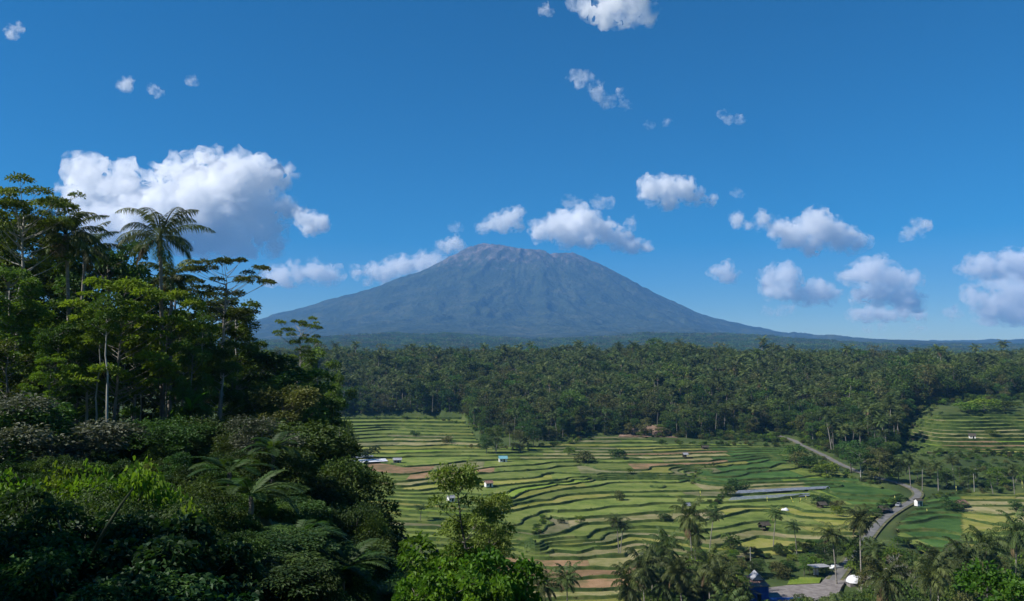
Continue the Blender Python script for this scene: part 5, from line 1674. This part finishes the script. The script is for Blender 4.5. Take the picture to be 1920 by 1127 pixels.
near('slim', 184, 590, 68, 'slim_tree', 'slim leaning trunk beside the nearer pale one', wide=1.0)
near('slim', 318, 610, 78, 'slim_tree', 'straight slim trunk right of the central pair', wide=0.8)
near('slim', 384, 590, 80, 'slim_tree', 'slim pale trunk below the flat layered crown', wide=0.8)
near('slim', 268, 600, 88, 'slim_tree', 'thin trunk deep in the shade of the left jungle', wide=0.8)
near('slim', 240, 610, 92, 'slim_tree', 'thinnest trunk behind the central pair', wide=0.7)
near('tangle', 520, 655, 92, 'vine_tree', 'vine covered dark tree left of the small flat crowned tree', wide=1.3)
near('tangle', 560, 690, 84, 'vine_tree', 'vine covered dark tree at the right end of the jungle', wide=1.3)
near('tangle2', 545, 730, 72, 'vine_tree', 'brownish vine draped tree in front of the dark ones', wide=1.2)
near('tangle', 480, 720, 78, 'vine_tree', 'dark vine covered tree behind the tree fern', wide=1.2)
near('tangle', 600, 745, 96, 'vine_tree', 'dark leafy tree overlapping the far left paddies', wide=1.1)
near('round2', 600, 655, 150, 'broadleaf_tree', 'mid green tree behind the small flat crowned tree', wide=0.8)
near('round2', 640, 700, 190, 'broadleaf_tree', 'pale green tree on the far side of the spur', wide=0.7)
near('round', 560, 680, 160, 'broadleaf_tree', 'rounded tree in the gap under the small flat crown', wide=0.8)
SHADE = ['tree filling the left edge behind the layered crown', 'tree under the left skyline palm, far row', 'tree between the two palms, far row', 'tree behind the slender flat crown, far row', 'tree right of the slender flat crown, far row',
    'tree deep behind the second yellow green tree', 'tree deep behind the layered yellow green tree', 'tree low behind the pale trunk', 'tree behind the vine covered trees', 'low tree under the dense mid green tree', 'low tree behind the slim pale trunk',
    'low tree behind the straight slim trunk', 'low tree behind the central trunk pair', 'low tree beside the feathery tree', 'low tree behind the grey shrub']
for k, (px_, yt, Y) in enumerate([(30, 470, 104), (110, 500, 110), (170, 500, 106), (360, 600, 112), (440, 640, 115), (300, 620, 118), (230, 570, 120), (60, 600, 116), (490, 660, 112), (150, 640, 96), (380, 660, 92), (330, 690, 96), (270, 690, 100), (440, 700, 88), (100, 690, 90)]):
    near(['round', 'round2', 'tangle'][k % 3], px_, yt, Y, 'broadleaf_tree', SHADE[k], wide=0.9)
near('greyshrub', 100, 755, 56, 'shrub', 'grey leaved rounded shrub at the left edge of the jungle floor', 'shrub', 1.5)
near('greyshrub', 495, 790, 58, 'shrub', 'greyish shrub below the brownish vine draped tree', 'shrub', 1.1)
for k, (px_, yt, Y, kd, lab) in enumerate([
    (10, 770, 55, 'shrub', 'dark shrub at far left beside the grey leaved shrub'), (170, 800, 62, 'shrub', 'dark shrub right of the grey leaved shrub'), (250, 800, 64, 'shrub', 'dark shrub at the foot of the central trunks'),
    (300, 790, 66, 'shrub', 'dark shrub between the straight slim trunk and the central pair'), (350, 800, 62, 'shrub', 'dark shrub below the banana plant'), (420, 790, 66, 'shrub', 'dark shrub right of the banana plant'),
    (460, 820, 60, 'shrub', 'shrub left of the tree fern'), (560, 800, 62, 'shrub', 'shrub right of the tree fern'), (610, 835, 66, 'shrub', 'shrub at the edge of the slope above the paddies'),
    (540, 850, 52, 'shrub', 'shrub in front of the tree fern'), (640, 870, 58, 'shrub', 'shrub leaning over the far left paddies'), (675, 897, 56, 'shrub', 'shrub on the shoulder of the dark slope')]):
    near(kd, px_, yt, Y, 'shrub', lab, 'shrub', 1.4 if px_ < 600 else 0.85)

# skyline palms: every frond its own part
def near_palm(px_, pyc, Y, label, seed, crown=1.0, windy=0.0, nf=20):
    P = at(px_, pyc, Y)
    z0 = zg(P[0], P[1]) - 0.3
    H = P[2] - z0
    t = thing('coconut_palm', label, 'palm', (P[0], P[1], z0))
    link('trunk', palm_trunk_mesh(seed, H, 0.2, 10), t)
    link('coconuts', nuts_mesh(seed, H), t)
    rng = np.random.default_rng(seed)
    for v, f, u in palm_fronds(seed, nf, 4.3 * crown, 44, 0.10, 1.05 * crown, 1.0, windy):
        dry = u > 0.94
        me = mesh('frond', v, f, [M['palm_dry'] if dry else M['palm']], attr={'rnd': ('FACE', np.clip(rng.random() * 0.6 + 0.4 * rng.random(len(f)), 0, 1))})
        link('frond', me, t, (0, 0, H))
    return t
near_palm(300, 445, 74, 'right skyline palm with ragged fronds against the big white cloud', 801, 1.1, 0.3, 21)
near_palm(124, 440, 79, 'left skyline palm beside the layered crown', 802, 1.05, 0.4, 24)
near_palm(322, 520, 84, 'lower palm hanging below the right skyline palm', 803, 0.8, 0.0, 18)
near_palm(160, 470, 92, 'darker palm just right of the left skyline palm', 804, 0.9, 0.2, 20)
# banana plant and tree ferns: leaves as parts
def paddle(rng, L, w, e0, bend, az, mat, parent, z, name='leaf'):
    n = 9; t_ = np.linspace(0, 1, n); ang = e0 - bend * t_ ** 1.3
    x = np.concatenate([[0], np.cumsum(np.cos(ang[1:]))]) / (n - 1) * L; zz_ = np.concatenate([[0], np.cumsum(np.sin(ang[1:]))]) / (n - 1) * L
    wd = w * np.clip(np.sin(np.clip(t_, 0, 1) * math.pi * 0.93 + 0.12), 0.06, 1) * np.where(t_ < 0.2, 0.25, 1)
    V_ = []
    for i in range(n):
        for s, dz in ((-1, .10), (0, 0), (1, .10)):
            V_.append((x[i], s * wd[i] / 2, zz_[i] + dz * w * 0.8))
    V_ = np.array(V_)
    ca, sa = math.cos(az), math.sin(az)
    V_ = np.stack([V_[:, 0] * ca - V_[:, 1] * sa, V_[:, 0] * sa + V_[:, 1] * ca, V_[:, 2]], 1)
    F_ = np.array([(i * 3 + j, i * 3 + j + 1, i * 3 + j + 4, i * 3 + j + 3) for i in range(n - 1) for j in range(2)])
    link(name, mesh(name, V_, F_, [mat], attr={'rnd': ('FACE', np.full(len(F_), rng.random()))}, smooth=True), parent, (0, 0, z))
def banana(px_, pyt, Y, label, seed):
    rng = np.random.default_rng(seed)
    P = at(px_, pyt, Y); z0 = zg(P[0], P[1]) - 0.2
    H = max(2.0, P[2] - z0 - 1.2)
    t = thing('banana_plant', label, 'plant', (P[0], P[1], z0))
    MB().tube([(0, 0, 0), (0.05, 0, H * .6), (0, 0, H)], [0.17, 0.13, 0.08], 8).build('stem', M['fern'], t, smooth=True)
    for i in range(9):
        paddle(rng, rng.uniform(1.8, 2.6), rng.uniform(.42, .6), R(rng.uniform(35, 80)), R(rng.uniform(60, 110)), i * 2.4 + rng.normal() * .2, M['bright'], t, H)
banana(358, 745, 70, 'banana plant with pale green paddle leaves in the left jungle', 820)
def tree_fern(px_, pyc, Y, label, seed, L=2.2):
    rng = np.random.default_rng(seed)
    P = at(px_, pyc, Y); z0 = zg(P[0], P[1]) - 0.2
    H = max(0.8, P[2] - z0)
    t = thing('tree_fern', label, 'fern', (P[0], P[1], z0))
    MB().tube([(0, 0, 0), (0.05, 0, H * .6), (0, 0, H)], [0.14, 0.11, 0.1], 8).build('trunk', M['bark'], t, smooth=True)
    for i in range(14):
        v, f = frond(rng, L * rng.uniform(.8, 1.1), R(rng.uniform(15, 55)), R(rng.uniform(50, 85)), 30, 0.10, 0.5, 0.25, i * 2.4 + rng.normal() * .15)
        link('frond', mesh('frond', v, f, [M['fern']], attr={'rnd': ('FACE', np.clip(rng.random() * .6 + .4 * rng.random(len(f)), 0, 1))}), t, (0, 0, H))
tree_fern(512, 842, 50, 'tree fern with bright arching fronds on the dark slope', 830)
tree_fern(430, 885, 40, 'tree fern in the shaded thicket right of the vine mound', 831, 2.4)
tree_fern(470, 930, 36, 'lower tree fern hanging over the dark slope', 832, 2.4)
tree_fern(560, 1010, 34, 'tree fern deep in the shadow of the slope', 833, 2.2)
tree_fern(640, 1075, 33, 'tree fern at the bottom of the dark slope', 834, 2.2)

# vine mounds of the near thicket
M['sunvine'] = mat_leaf('sun_toned_vine_leaf', (0.040, 0.095, 0.010), (0.180, 0.260, 0.026), 0.45, 0.55, 0.02, 0.2, 0.2)  # lighter vine leaf, with sunlight on the thicket top put into its colour
def mound(seed, rx, H, n, leaf, mat, six, aspect=0.75):
    rng = np.random.default_rng(seed)
    k = 26
    a = rng.uniform(0, 6.28, k); q = np.sqrt(rng.random(k)) * rx * 0.85
    zt = H * (1 - (q / rx) ** 2 * 0.55) * rng.uniform(0.55, 1.0, k)
    C = np.column_stack([np.cos(a) * q, np.sin(a) * q, zt - 0.5])
    v, f, rn = cluster_leaves(rng, C, rng.uniform(0.45, 0.85, k), n, leaf, 0.8, 0.4, up=0.1, aspect=aspect, six=six, droop=0.25)
    b = MB()
    for c in C[:14]:
        b.tube(bez(np.array([0, 0, -.6]), np.array([c[0] * .4, c[1] * .4, c[2] * .7]), c, 5), np.linspace(.05, .015, 5), 5, cap=False)
    return {'stems': b.mesh('stems', M['bark'], True), 'foliage': leaf_mesh('foliage', v, f, mat, rng, 2 if six else 1, rn), 'H': H}
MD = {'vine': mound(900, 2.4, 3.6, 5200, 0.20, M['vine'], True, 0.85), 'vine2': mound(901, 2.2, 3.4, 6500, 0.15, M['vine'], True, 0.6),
      'lime': mound(902, 1.9, 2.2, 1700, 0.15, M['sunvine'], True, 0.75), 'dark': mound(903, 2.8, 4.2, 8000, 0.17, M['dark'], False, 0.55),
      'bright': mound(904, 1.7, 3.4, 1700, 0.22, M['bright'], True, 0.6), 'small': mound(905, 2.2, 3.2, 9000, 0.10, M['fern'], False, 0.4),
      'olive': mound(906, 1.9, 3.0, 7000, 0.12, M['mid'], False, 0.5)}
def mnd(kind, px_, yt, Y, label, wide=1.0, name='vine_thicket', cat='thicket', dz=0.0):
    p = MD[kind]; P = at(px_, yt, Y); z0 = zg(P[0], P[1]) - 0.4 + dz
    s = max(0.3, (P[2] - z0) / p['H'])
    return plant(p, name, label, cat, (P[0], P[1], z0), rnd.uniform(0, 6.28), wide, None, None, s)
for a in [
    ('vine2', 20, 880, 22.5, 'blue green vine thicket at the left edge', 1.0), ('small', 110, 862, 24, 'fine leaved thicket left of the vine mound top', 1.1),
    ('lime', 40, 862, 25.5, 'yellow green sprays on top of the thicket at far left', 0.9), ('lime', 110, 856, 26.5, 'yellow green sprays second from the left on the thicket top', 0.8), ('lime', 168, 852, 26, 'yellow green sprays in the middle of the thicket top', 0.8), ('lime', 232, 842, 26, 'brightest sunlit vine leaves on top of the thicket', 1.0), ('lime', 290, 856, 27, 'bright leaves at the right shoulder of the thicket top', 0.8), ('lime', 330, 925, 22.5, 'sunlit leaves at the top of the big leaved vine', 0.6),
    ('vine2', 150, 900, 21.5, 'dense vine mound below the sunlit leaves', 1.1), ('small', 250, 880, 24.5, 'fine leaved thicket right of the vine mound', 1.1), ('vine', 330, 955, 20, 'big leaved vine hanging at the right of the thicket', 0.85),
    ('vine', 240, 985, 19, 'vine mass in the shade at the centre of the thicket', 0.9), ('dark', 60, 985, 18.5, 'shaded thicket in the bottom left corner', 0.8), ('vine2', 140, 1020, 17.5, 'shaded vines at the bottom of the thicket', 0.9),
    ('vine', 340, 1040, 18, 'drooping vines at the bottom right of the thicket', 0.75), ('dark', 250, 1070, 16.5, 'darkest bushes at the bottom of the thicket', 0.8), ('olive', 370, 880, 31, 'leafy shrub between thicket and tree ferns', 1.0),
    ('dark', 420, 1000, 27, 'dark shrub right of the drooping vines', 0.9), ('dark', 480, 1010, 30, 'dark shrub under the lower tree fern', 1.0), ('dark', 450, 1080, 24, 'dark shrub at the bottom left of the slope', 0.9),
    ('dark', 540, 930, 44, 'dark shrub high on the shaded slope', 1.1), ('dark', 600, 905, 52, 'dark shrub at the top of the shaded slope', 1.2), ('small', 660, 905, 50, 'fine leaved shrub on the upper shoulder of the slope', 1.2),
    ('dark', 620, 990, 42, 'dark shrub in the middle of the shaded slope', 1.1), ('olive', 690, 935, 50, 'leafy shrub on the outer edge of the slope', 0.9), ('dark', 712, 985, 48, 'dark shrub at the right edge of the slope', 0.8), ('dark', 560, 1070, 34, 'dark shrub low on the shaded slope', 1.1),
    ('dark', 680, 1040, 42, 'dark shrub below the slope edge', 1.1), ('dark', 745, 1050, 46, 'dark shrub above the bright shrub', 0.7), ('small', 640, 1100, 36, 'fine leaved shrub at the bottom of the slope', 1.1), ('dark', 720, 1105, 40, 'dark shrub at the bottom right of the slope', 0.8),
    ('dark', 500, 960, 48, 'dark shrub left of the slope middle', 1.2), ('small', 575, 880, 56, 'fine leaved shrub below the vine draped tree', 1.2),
]:
    mnd(a[0], a[1], a[2], a[3], a[4], a[5])
# bare vine stem crossing the thicket
c = [at(250, 915, 18.2), at(222, 955, 17.6), at(196, 1000, 17.2), at(172, 1045, 17.0)]
V0 = c[-1]
tag(MB().tube(np.array(c) - V0 + np.array([[0, 0, 0], [.02, 0, .05], [-.03, 0, 0], [0, 0, 0]]), [0.018, 0.03, 0.04, 0.05], 7).build('woody_stem', M['olive'], None, V0, True), 'pale woody stem slanting across the dark thicket', 'stem')
# centre shrub: slim conical tree with bright shrubs around its foot
NB['brightbush'] = bl(730, 5.5, 0.05, 1.8, 40, 0.5, 0.21, 3600, M['bright'], M['bark'], style='column', six=True, aspect=0.6)
NB['conic'] = bl(720, 9.5, 0.18, 1.25, 74, 0.50, 0.19, 12000, M['feathery'], M['bark'], style='column', aspect=0.34, shell=0.25, trunk_r=0.09)
near('conic', 880, 864, 31, 'feathery_tree', 'slim feathery olive green tree in the lower middle', wide=0.78)
near('conic', 902, 925, 32, 'feathery_tree', 'shorter olive tree leaning right of the slim feathery one', wide=0.7)
near('conic', 852, 965, 33.5, 'feathery_tree', 'short olive tree left of the slim feathery one', wide=0.6)
near('conic', 925, 985, 33, 'feathery_tree', 'lowest olive tree at the right of the feathery group', wide=0.7)
for a in [(835, 1020, 30.5, 'tallest bright leaved shrub left of the feathery tree foot', 1.2), (880, 1040, 30, 'bright leaved shrub under the feathery tree', 1.1), (812, 1045, 29, 'bright shrub between the dark slope and the feathery tree', 1.0), (960, 1075, 30, 'bright shrub beside the low palms', 0.8), (870, 1060, 27.5, 'bright shrub in the middle of the bottom edge', 1.1), (905, 1055, 29, 'bright leaved shrub in front of the feathery tree', 0.9), (938, 1062, 29.5, 'bright leaved shrub right of the feathery tree foot', 0.8),
          (785, 1082, 27, 'low bright shrub beside the dark slope', 0.8), (850, 1085, 26, 'bright shrub at the bottom edge', 0.9), (925, 1095, 27, 'bright shrub at the bottom edge, right end', 0.8)]:
    near('brightbush', a[0], a[1], a[2], 'bright_shrub', a[3], 'shrub', a[4] * 0.8)
NB['lime'] = bl(722, 9, 0.2, 3.0, 26, 1.1, 0.22, 7000, M['bright'], M['bark'], six=True, aspect=0.7)
near('lime', 1905, 1082, 62, 'broadleaf_tree', 'bright lime green treetop in the bottom right corner', wide=1.0)
# undergrowth over the near hill
Xu, Yu, ru = forest_points(-90, -4, 24, 150, 2.6, 66)
xe = -0.29 * Yu - 1.0
ok = (Xu < xe + 8.5) & (px_of(Xu, Yu) > -160) & (px_of(Xu, Yu) < 740)
Xu, Yu = Xu[ok], Yu[ok]
UN = [proto_object('under_' + k, [MD[k]['foliage']]) for k in ('dark', 'small', 'olive')]
scatter('hill_undergrowth', 'dark shrubs and creepers covering the near hillside', 'undergrowth', np.column_stack([Xu, Yu, z_base(Xu, Yu) - 0.8]), ru.uniform(0.35, 0.75, len(Xu)),
        np.column_stack([np.zeros((len(Xu), 2)), ru.uniform(0, 6.28, len(Xu))]), ru.choice(3, len(Xu), p=[.55, .25, .2]), UN)
# ------------------------------------------------------------------ clouds: closed bodies of even droplet density
def mat_veil(name, dens, size, lo=0.47, hi=0.66):
    """thin vapour torn into shreds: droplet density follows a fractal field in the air itself"""
    m = mat_cloud(name, dens)
    N, L = m.node_tree.nodes, m.node_tree.links
    tc = N.new('ShaderNodeTexCoord')
    nz = N.new('ShaderNodeTexNoise'); nz.inputs['Scale'].default_value = 1.0 / size; nz.inputs['Detail'].default_value = 3.0; nz.inputs['Roughness'].default_value = 0.52
    L.new(tc.outputs['Object'], nz.inputs['Vector'])
    mr = N.new('ShaderNodeMapRange'); mr.interpolation_type = 'SMOOTHSTEP'
    mr.inputs['From Min'].default_value = lo; mr.inputs['From Max'].default_value = hi; mr.inputs['To Max'].default_value = dens
    L.new(nz.outputs['Fac'], mr.inputs['Value'])
    v = next(n for n in N if n.bl_idname == 'ShaderNodeVolumePrincipled')
    L.new(mr.outputs[0], v.inputs['Density'])
    return m
def mat_cloud(name, dens):
    m = bpy.data.materials.new(name); m.use_nodes = True
    N, L = m.node_tree.nodes, m.node_tree.links
    N.remove(N['Principled BSDF'])
    v = N.new('ShaderNodeVolumePrincipled')
    v.inputs['Color'].default_value = (1, 1, 1, 1); v.inputs['Density'].default_value = dens; v.inputs['Anisotropy'].default_value = 0.1
    L.new(v.outputs[0], N['Material Output'].inputs['Volume'])
    return m
def ico(sub=2):
    import bmesh
    bm = bmesh.new(); bmesh.ops.create_icosphere(bm, subdivisions=sub, radius=1.0)
    V_ = np.array([v.co[:] for v in bm.verts]); F_ = np.array([[v.index for v in f.verts] for f in bm.faces]); bm.free()
    return V_, F_
IV, IF = ico(2)
def cloud(blobs, ybase, label, wisp=1.0, seed=0, depth=0.8, rough=1.0, soft=8.0, nsub=5, zb=2300.0):
    """blobs (px,py,r) as seen; the layer of clouds floats with its base at zb"""
    rng = np.random.default_rng(seed)
    d = ray(960, ybase); Y = zb * d[1] / d[2]
    k = Y / F
    S = []
    for bx, by, br in blobs:
        br = br * 1.12
        P = at(bx, by, Y)
        S.append((P + np.array([0, rng.normal() * br * k * depth * 0.6, 0]), br * k))
        for _ in range(nsub):
            q = rng.normal(size=3); q /= np.linalg.norm(q); q[2] = abs(q[2]) if rng.random() < .75 else q[2] * .5
            S.append((S[0 if False else -1][0] * 0 + (P + q * br * k * rng.uniform(.55, .95)), br * k * rng.uniform(.22, .48)))
    c0 = np.mean([s[0] for s in S], axis=0)
    V_, F_, n = [], [], 0
    for c, r in S:
        V_.append(IV * r * np.array([1, 1, .9]) + (c - c0)); F_.append(IF + n); n += len(IV)
    me = mesh('cloud_src', np.concatenate(V_), np.concatenate(F_))
    o = bpy.data.objects.new('cloud_tmp', me); COL.objects.link(o)
    ext = np.ptp(np.concatenate(V_), axis=0).max()
    md = o.modifiers.new('r', 'REMESH'); md.mode = 'VOXEL'; md.voxel_size = max(2.0 * k, ext / 170)
    dg = bpy.context.evaluated_depsgraph_get()
    ev = o.evaluated_get(dg); m2 = bpy.data.meshes.new_from_object(ev)
    bpy.data.objects.remove(o)
    nv = len(m2.vertices)
    co0 = np.empty(nv * 3, np.float32); m2.vertices.foreach_get('co', co0); co0 = co0.reshape(-1, 3).astype(float)
    no = np.empty(nv * 3, np.float32); m2.vertex_normals.foreach_get('vector', no); no = no.reshape(-1, 3).astype(float)
    mr = np.median([b_[2] for b_ in blobs]) * k
    lim = zb - c0[2]
    def shape(co, layers, off, sd):
        co = co + no * off * mr
        for sc, am in layers:
            q = co / (mr * sc) + sd * 7.7
            w = np.stack([vnoise(q[:, 0], q[:, 1], q[:, 2], sd + i) - .5 for i in (1, 2, 3)], 1)
            bil = np.abs(vnoise(q[:, 0], q[:, 1], q[:, 2], sd + 9) * 2 - 1)
            co = co + (no * (bil[:, None] - .35) + w * 1.1) * mr * am * rough
        co[:, 2] = np.where(co[:, 2] < lim, lim + (co[:, 2] - lim) * .4, co[:, 2])
        return co
    m2.materials.clear()
    m3 = m2.copy()
    veil = shape(co0, ((1.1, .40), (.5, .34), (.22, .14)), 0.22, seed)
    m2.vertices.foreach_set('co', veil.astype(np.float32).ravel())
    dn = 1.0 / (soft * k * wisp)
    m2.materials.append(mat_veil('cloud_veil', dn * (0.62 if wisp < 2 else 1.5), mr * (0.75 if wisp < 2 else 1.5), 0.38 if wisp < 2 else 0.42, 0.74 if wisp < 2 else 0.80))
    m2.update()
    ob = link('cloud', m2, None, c0)
    tag(ob, label, 'cloud')
    if wisp < 2:
        core = shape(co0, ((1.1, .44), (.45, .30), (.2, .15), (.1, .05)), -0.24, seed)
        m3.vertices.foreach_set('co', core.astype(np.float32).ravel())
        m3.materials.append(mat_cloud('cloud_vapour', dn * 0.55))
        m3.update()
        link('core', m3, ob)
    return ob
cloud([(165, 330, 38), (200, 370, 45), (240, 345, 36), (150, 380, 35), (290, 400, 55), (345, 340, 50), (385, 320, 42), (330, 400, 60), (400, 390, 60), (440, 350, 48), (485, 330, 38), (515, 335, 26), (470, 390, 48), (430, 430, 45),
       (370, 440, 45), (490, 430, 32), (510, 460, 22), (250, 430, 45), (190, 420, 36), (535, 385, 22), (450, 460, 28)], 478, 'largest white cumulus cloud rising behind the skyline palms', 1.0, 1, soft=7)
cloud([(572, 412, 18), (592, 418, 20), (607, 425, 12), (580, 432, 14), (560, 400, 9)], 448, 'small white puff at the right end of the largest cloud', 1.0, 2, nsub=6)
cloud([(505, 520, 18), (530, 520, 20), (560, 512, 20), (590, 510, 22), (615, 518, 20), (635, 522, 10), (540, 530, 14)], 536, 'long flat cloud left of the volcano above its foot', 1.5, 3, rough=.9)
cloud([(670, 512, 12), (700, 508, 18), (730, 505, 20), (760, 500, 22), (790, 492, 20), (815, 490, 16), (720, 520, 16), (690, 530, 10)], 532, 'cloud bank resting behind the left flank of the volcano', 1.4, 4, rough=.9)
cloud([(830, 462, 11), (848, 458, 13), (862, 462, 12), (855, 448, 8), (840, 470, 10)], 478, 'ragged small cloud touching the left of the summit', 1.3, 5, nsub=6)
cloud([(850, 424, 10), (862, 428, 6)], 434, 'faint wisp above the left of the summit', 3.5, 6)
cloud([(908, 428, 13), (930, 418, 18), (955, 410, 20), (968, 398, 14), (945, 430, 14), (972, 425, 12)], 438, 'grey white cloud just above the summit', 1.6, 7)
cloud([(1010, 435, 18), (1035, 430, 20), (1060, 420, 28), (1095, 415, 30), (1120, 425, 26), (1145, 435, 22), (1065, 445, 22), (1100, 445, 22), (1165, 450, 20), (1185, 460, 20), (1205, 464, 12), (1185, 420, 10)], 470, 'long white cumulus over the right of the summit', 1.0, 8)
cloud([(1065, 378, 13), (1085, 385, 10)], 393, 'faint scrap of cloud above the summit cumulus', 3.0, 9)
cloud([(1118, 378, 12), (1138, 384, 12)], 393, 'second faint scrap above the summit cumulus', 2.6, 10)
cloud([(1218, 355, 22), (1245, 350, 24), (1275, 352, 22), (1255, 375, 20), (1290, 365, 16), (1310, 372, 12), (1335, 376, 10), (1225, 370, 14)], 392, 'compact white cloud high above the right flank', 1.1, 11)
cloud([(1378, 360, 9), (1388, 366, 7)], 374, 'tiny wisp right of the compact cloud', 4.0, 12)
cloud([(1386, 408, 13), (1382, 420, 9), (1402, 425, 8)], 432, 'small puff left of the cloud over the right plain', 1.3, 13, nsub=6)
cloud([(1432, 415, 16), (1460, 428, 20), (1490, 440, 24), (1520, 425, 28), (1545, 435, 28), (1575, 445, 26), (1605, 458, 18), (1525, 458, 20)], 478, 'wide white cumulus at right above the plain', 1.1, 14)
cloud([(1715, 430, 18), (1732, 426, 12), (1700, 442, 11)], 452, 'lone small cloud in the right sky', 2.0, 15)
cloud([(1345, 512, 13), (1362, 500, 12), (1370, 518, 15), (1358, 520, 14)], 530, 'little round cloud above the right shoulder of the volcano', 1.3, 16, nsub=6)
cloud([(1448, 520, 20), (1475, 518, 22), (1440, 545, 16), (1470, 546, 20), (1500, 550, 20), (1535, 545, 24), (1555, 552, 18), (1515, 562, 18)], 574, 'double layered cloud above the right plain', 1.3, 17)
cloud([(1440, 585, 10), (1465, 583, 12), (1485, 580, 8)], 592, 'thin flat cloud under the double layered one', 3.5, 18)
cloud([(1595, 520, 20), (1620, 510, 24), (1645, 508, 26), (1670, 520, 26), (1695, 525, 18), (1650, 545, 28), (1690, 555, 26), (1715, 568, 20), (1615, 556, 14)], 584, 'billowing cumulus low at right', 1.2, 19)
cloud([(1605, 590, 15), (1635, 588, 17), (1665, 590, 17), (1695, 585, 17), (1720, 590, 12), (1620, 603, 10)], 604, 'flat grey cloud under the billowing cumulus', 1.5, 20)
cloud([(1628, 617, 9), (1655, 612, 10), (1715, 618, 9), (1730, 617, 7)], 624, 'lowest thin cloud near the right horizon', 3.5, 21)
cloud([(1815, 508, 18), (1840, 495, 22), (1865, 505, 20), (1895, 495, 24), (1925, 500, 28), (1880, 480, 10), (1960, 505, 30)], 524, 'upper cloud at the right edge', 1.3, 22)
cloud([(1820, 540, 12), (1850, 535, 16), (1885, 530, 22), (1915, 535, 28), (1900, 560, 28), (1860, 570, 24), (1825, 560, 16), (1790, 585, 12), (1850, 590, 22), (1900, 590, 26), (1950, 575, 34)], 612, 'layered cloud low at the right edge', 1.4, 23)
cloud([(1020, 15, 11), (1030, 20, 7)], 28, 'tiny puff left of the cloud cut by the top edge', 2.6, 24)
cloud([(1090, 5, 20), (1120, 0, 28), (1150, 10, 34), (1180, 15, 34), (1205, 28, 20), (1140, 30, 20), (1170, -20, 40)], 55, 'soft white cloud cut by the top edge', 2.0, 25)
cloud([(1080, 148, 13), (1098, 150, 15), (1115, 160, 13), (1125, 178, 14), (1140, 190, 13), (1165, 172, 8), (1172, 195, 10)], 206, 'ragged wispy cloud in the upper middle sky', 3.0, 26, rough=1.3)
cloud([(1355, 212, 9), (1368, 222, 9), (1385, 226, 10)], 236, 'small wisp in the upper right sky', 3.4, 27)
cloud([(1218, 236, 8), (1250, 230, 7)], 246, 'faintest wisp left of the small upper right wisp', 6.0, 28)
cloud([(25, 60, 12), (36, 52, 9), (15, 66, 8)], 72, 'small white puff in the top left corner', 2.0, 29)
cloud([(232, 158, 12), (243, 152, 8), (225, 162, 8)], 170, 'leftmost of three little puffs in the upper left sky', 1.8, 30)
cloud([(288, 168, 9), (298, 176, 9), (282, 160, 6)], 186, 'middle one of three little puffs in the upper left sky', 2.6, 31)
cloud([(355, 150, 10), (365, 154, 7)], 160, 'rightmost of three little puffs in the upper left sky', 3.2, 32)

# ------------------------------------------------------------------ the air
hz = bpy.data.materials.new('haze_air'); hz.use_nodes = True
N, L = hz.node_tree.nodes, hz.node_tree.links
N.remove(N['Principled BSDF'])
v = N.new('ShaderNodeVolumePrincipled')
v.inputs['Color'].default_value = (0.18, 0.49, 1.0, 1); v.inputs['Density'].default_value = HAZE; v.inputs['Anisotropy'].default_value = 0.0
L.new(v.outputs[0], N['Material Output'].inputs['Volume'])
b = MB().box(-12500, 12500, -250, 13900, -76, 1790)
tag(b.build('haze', hz), 'blue haze filling the air up to the volcano', 'haze', kind='stuff')
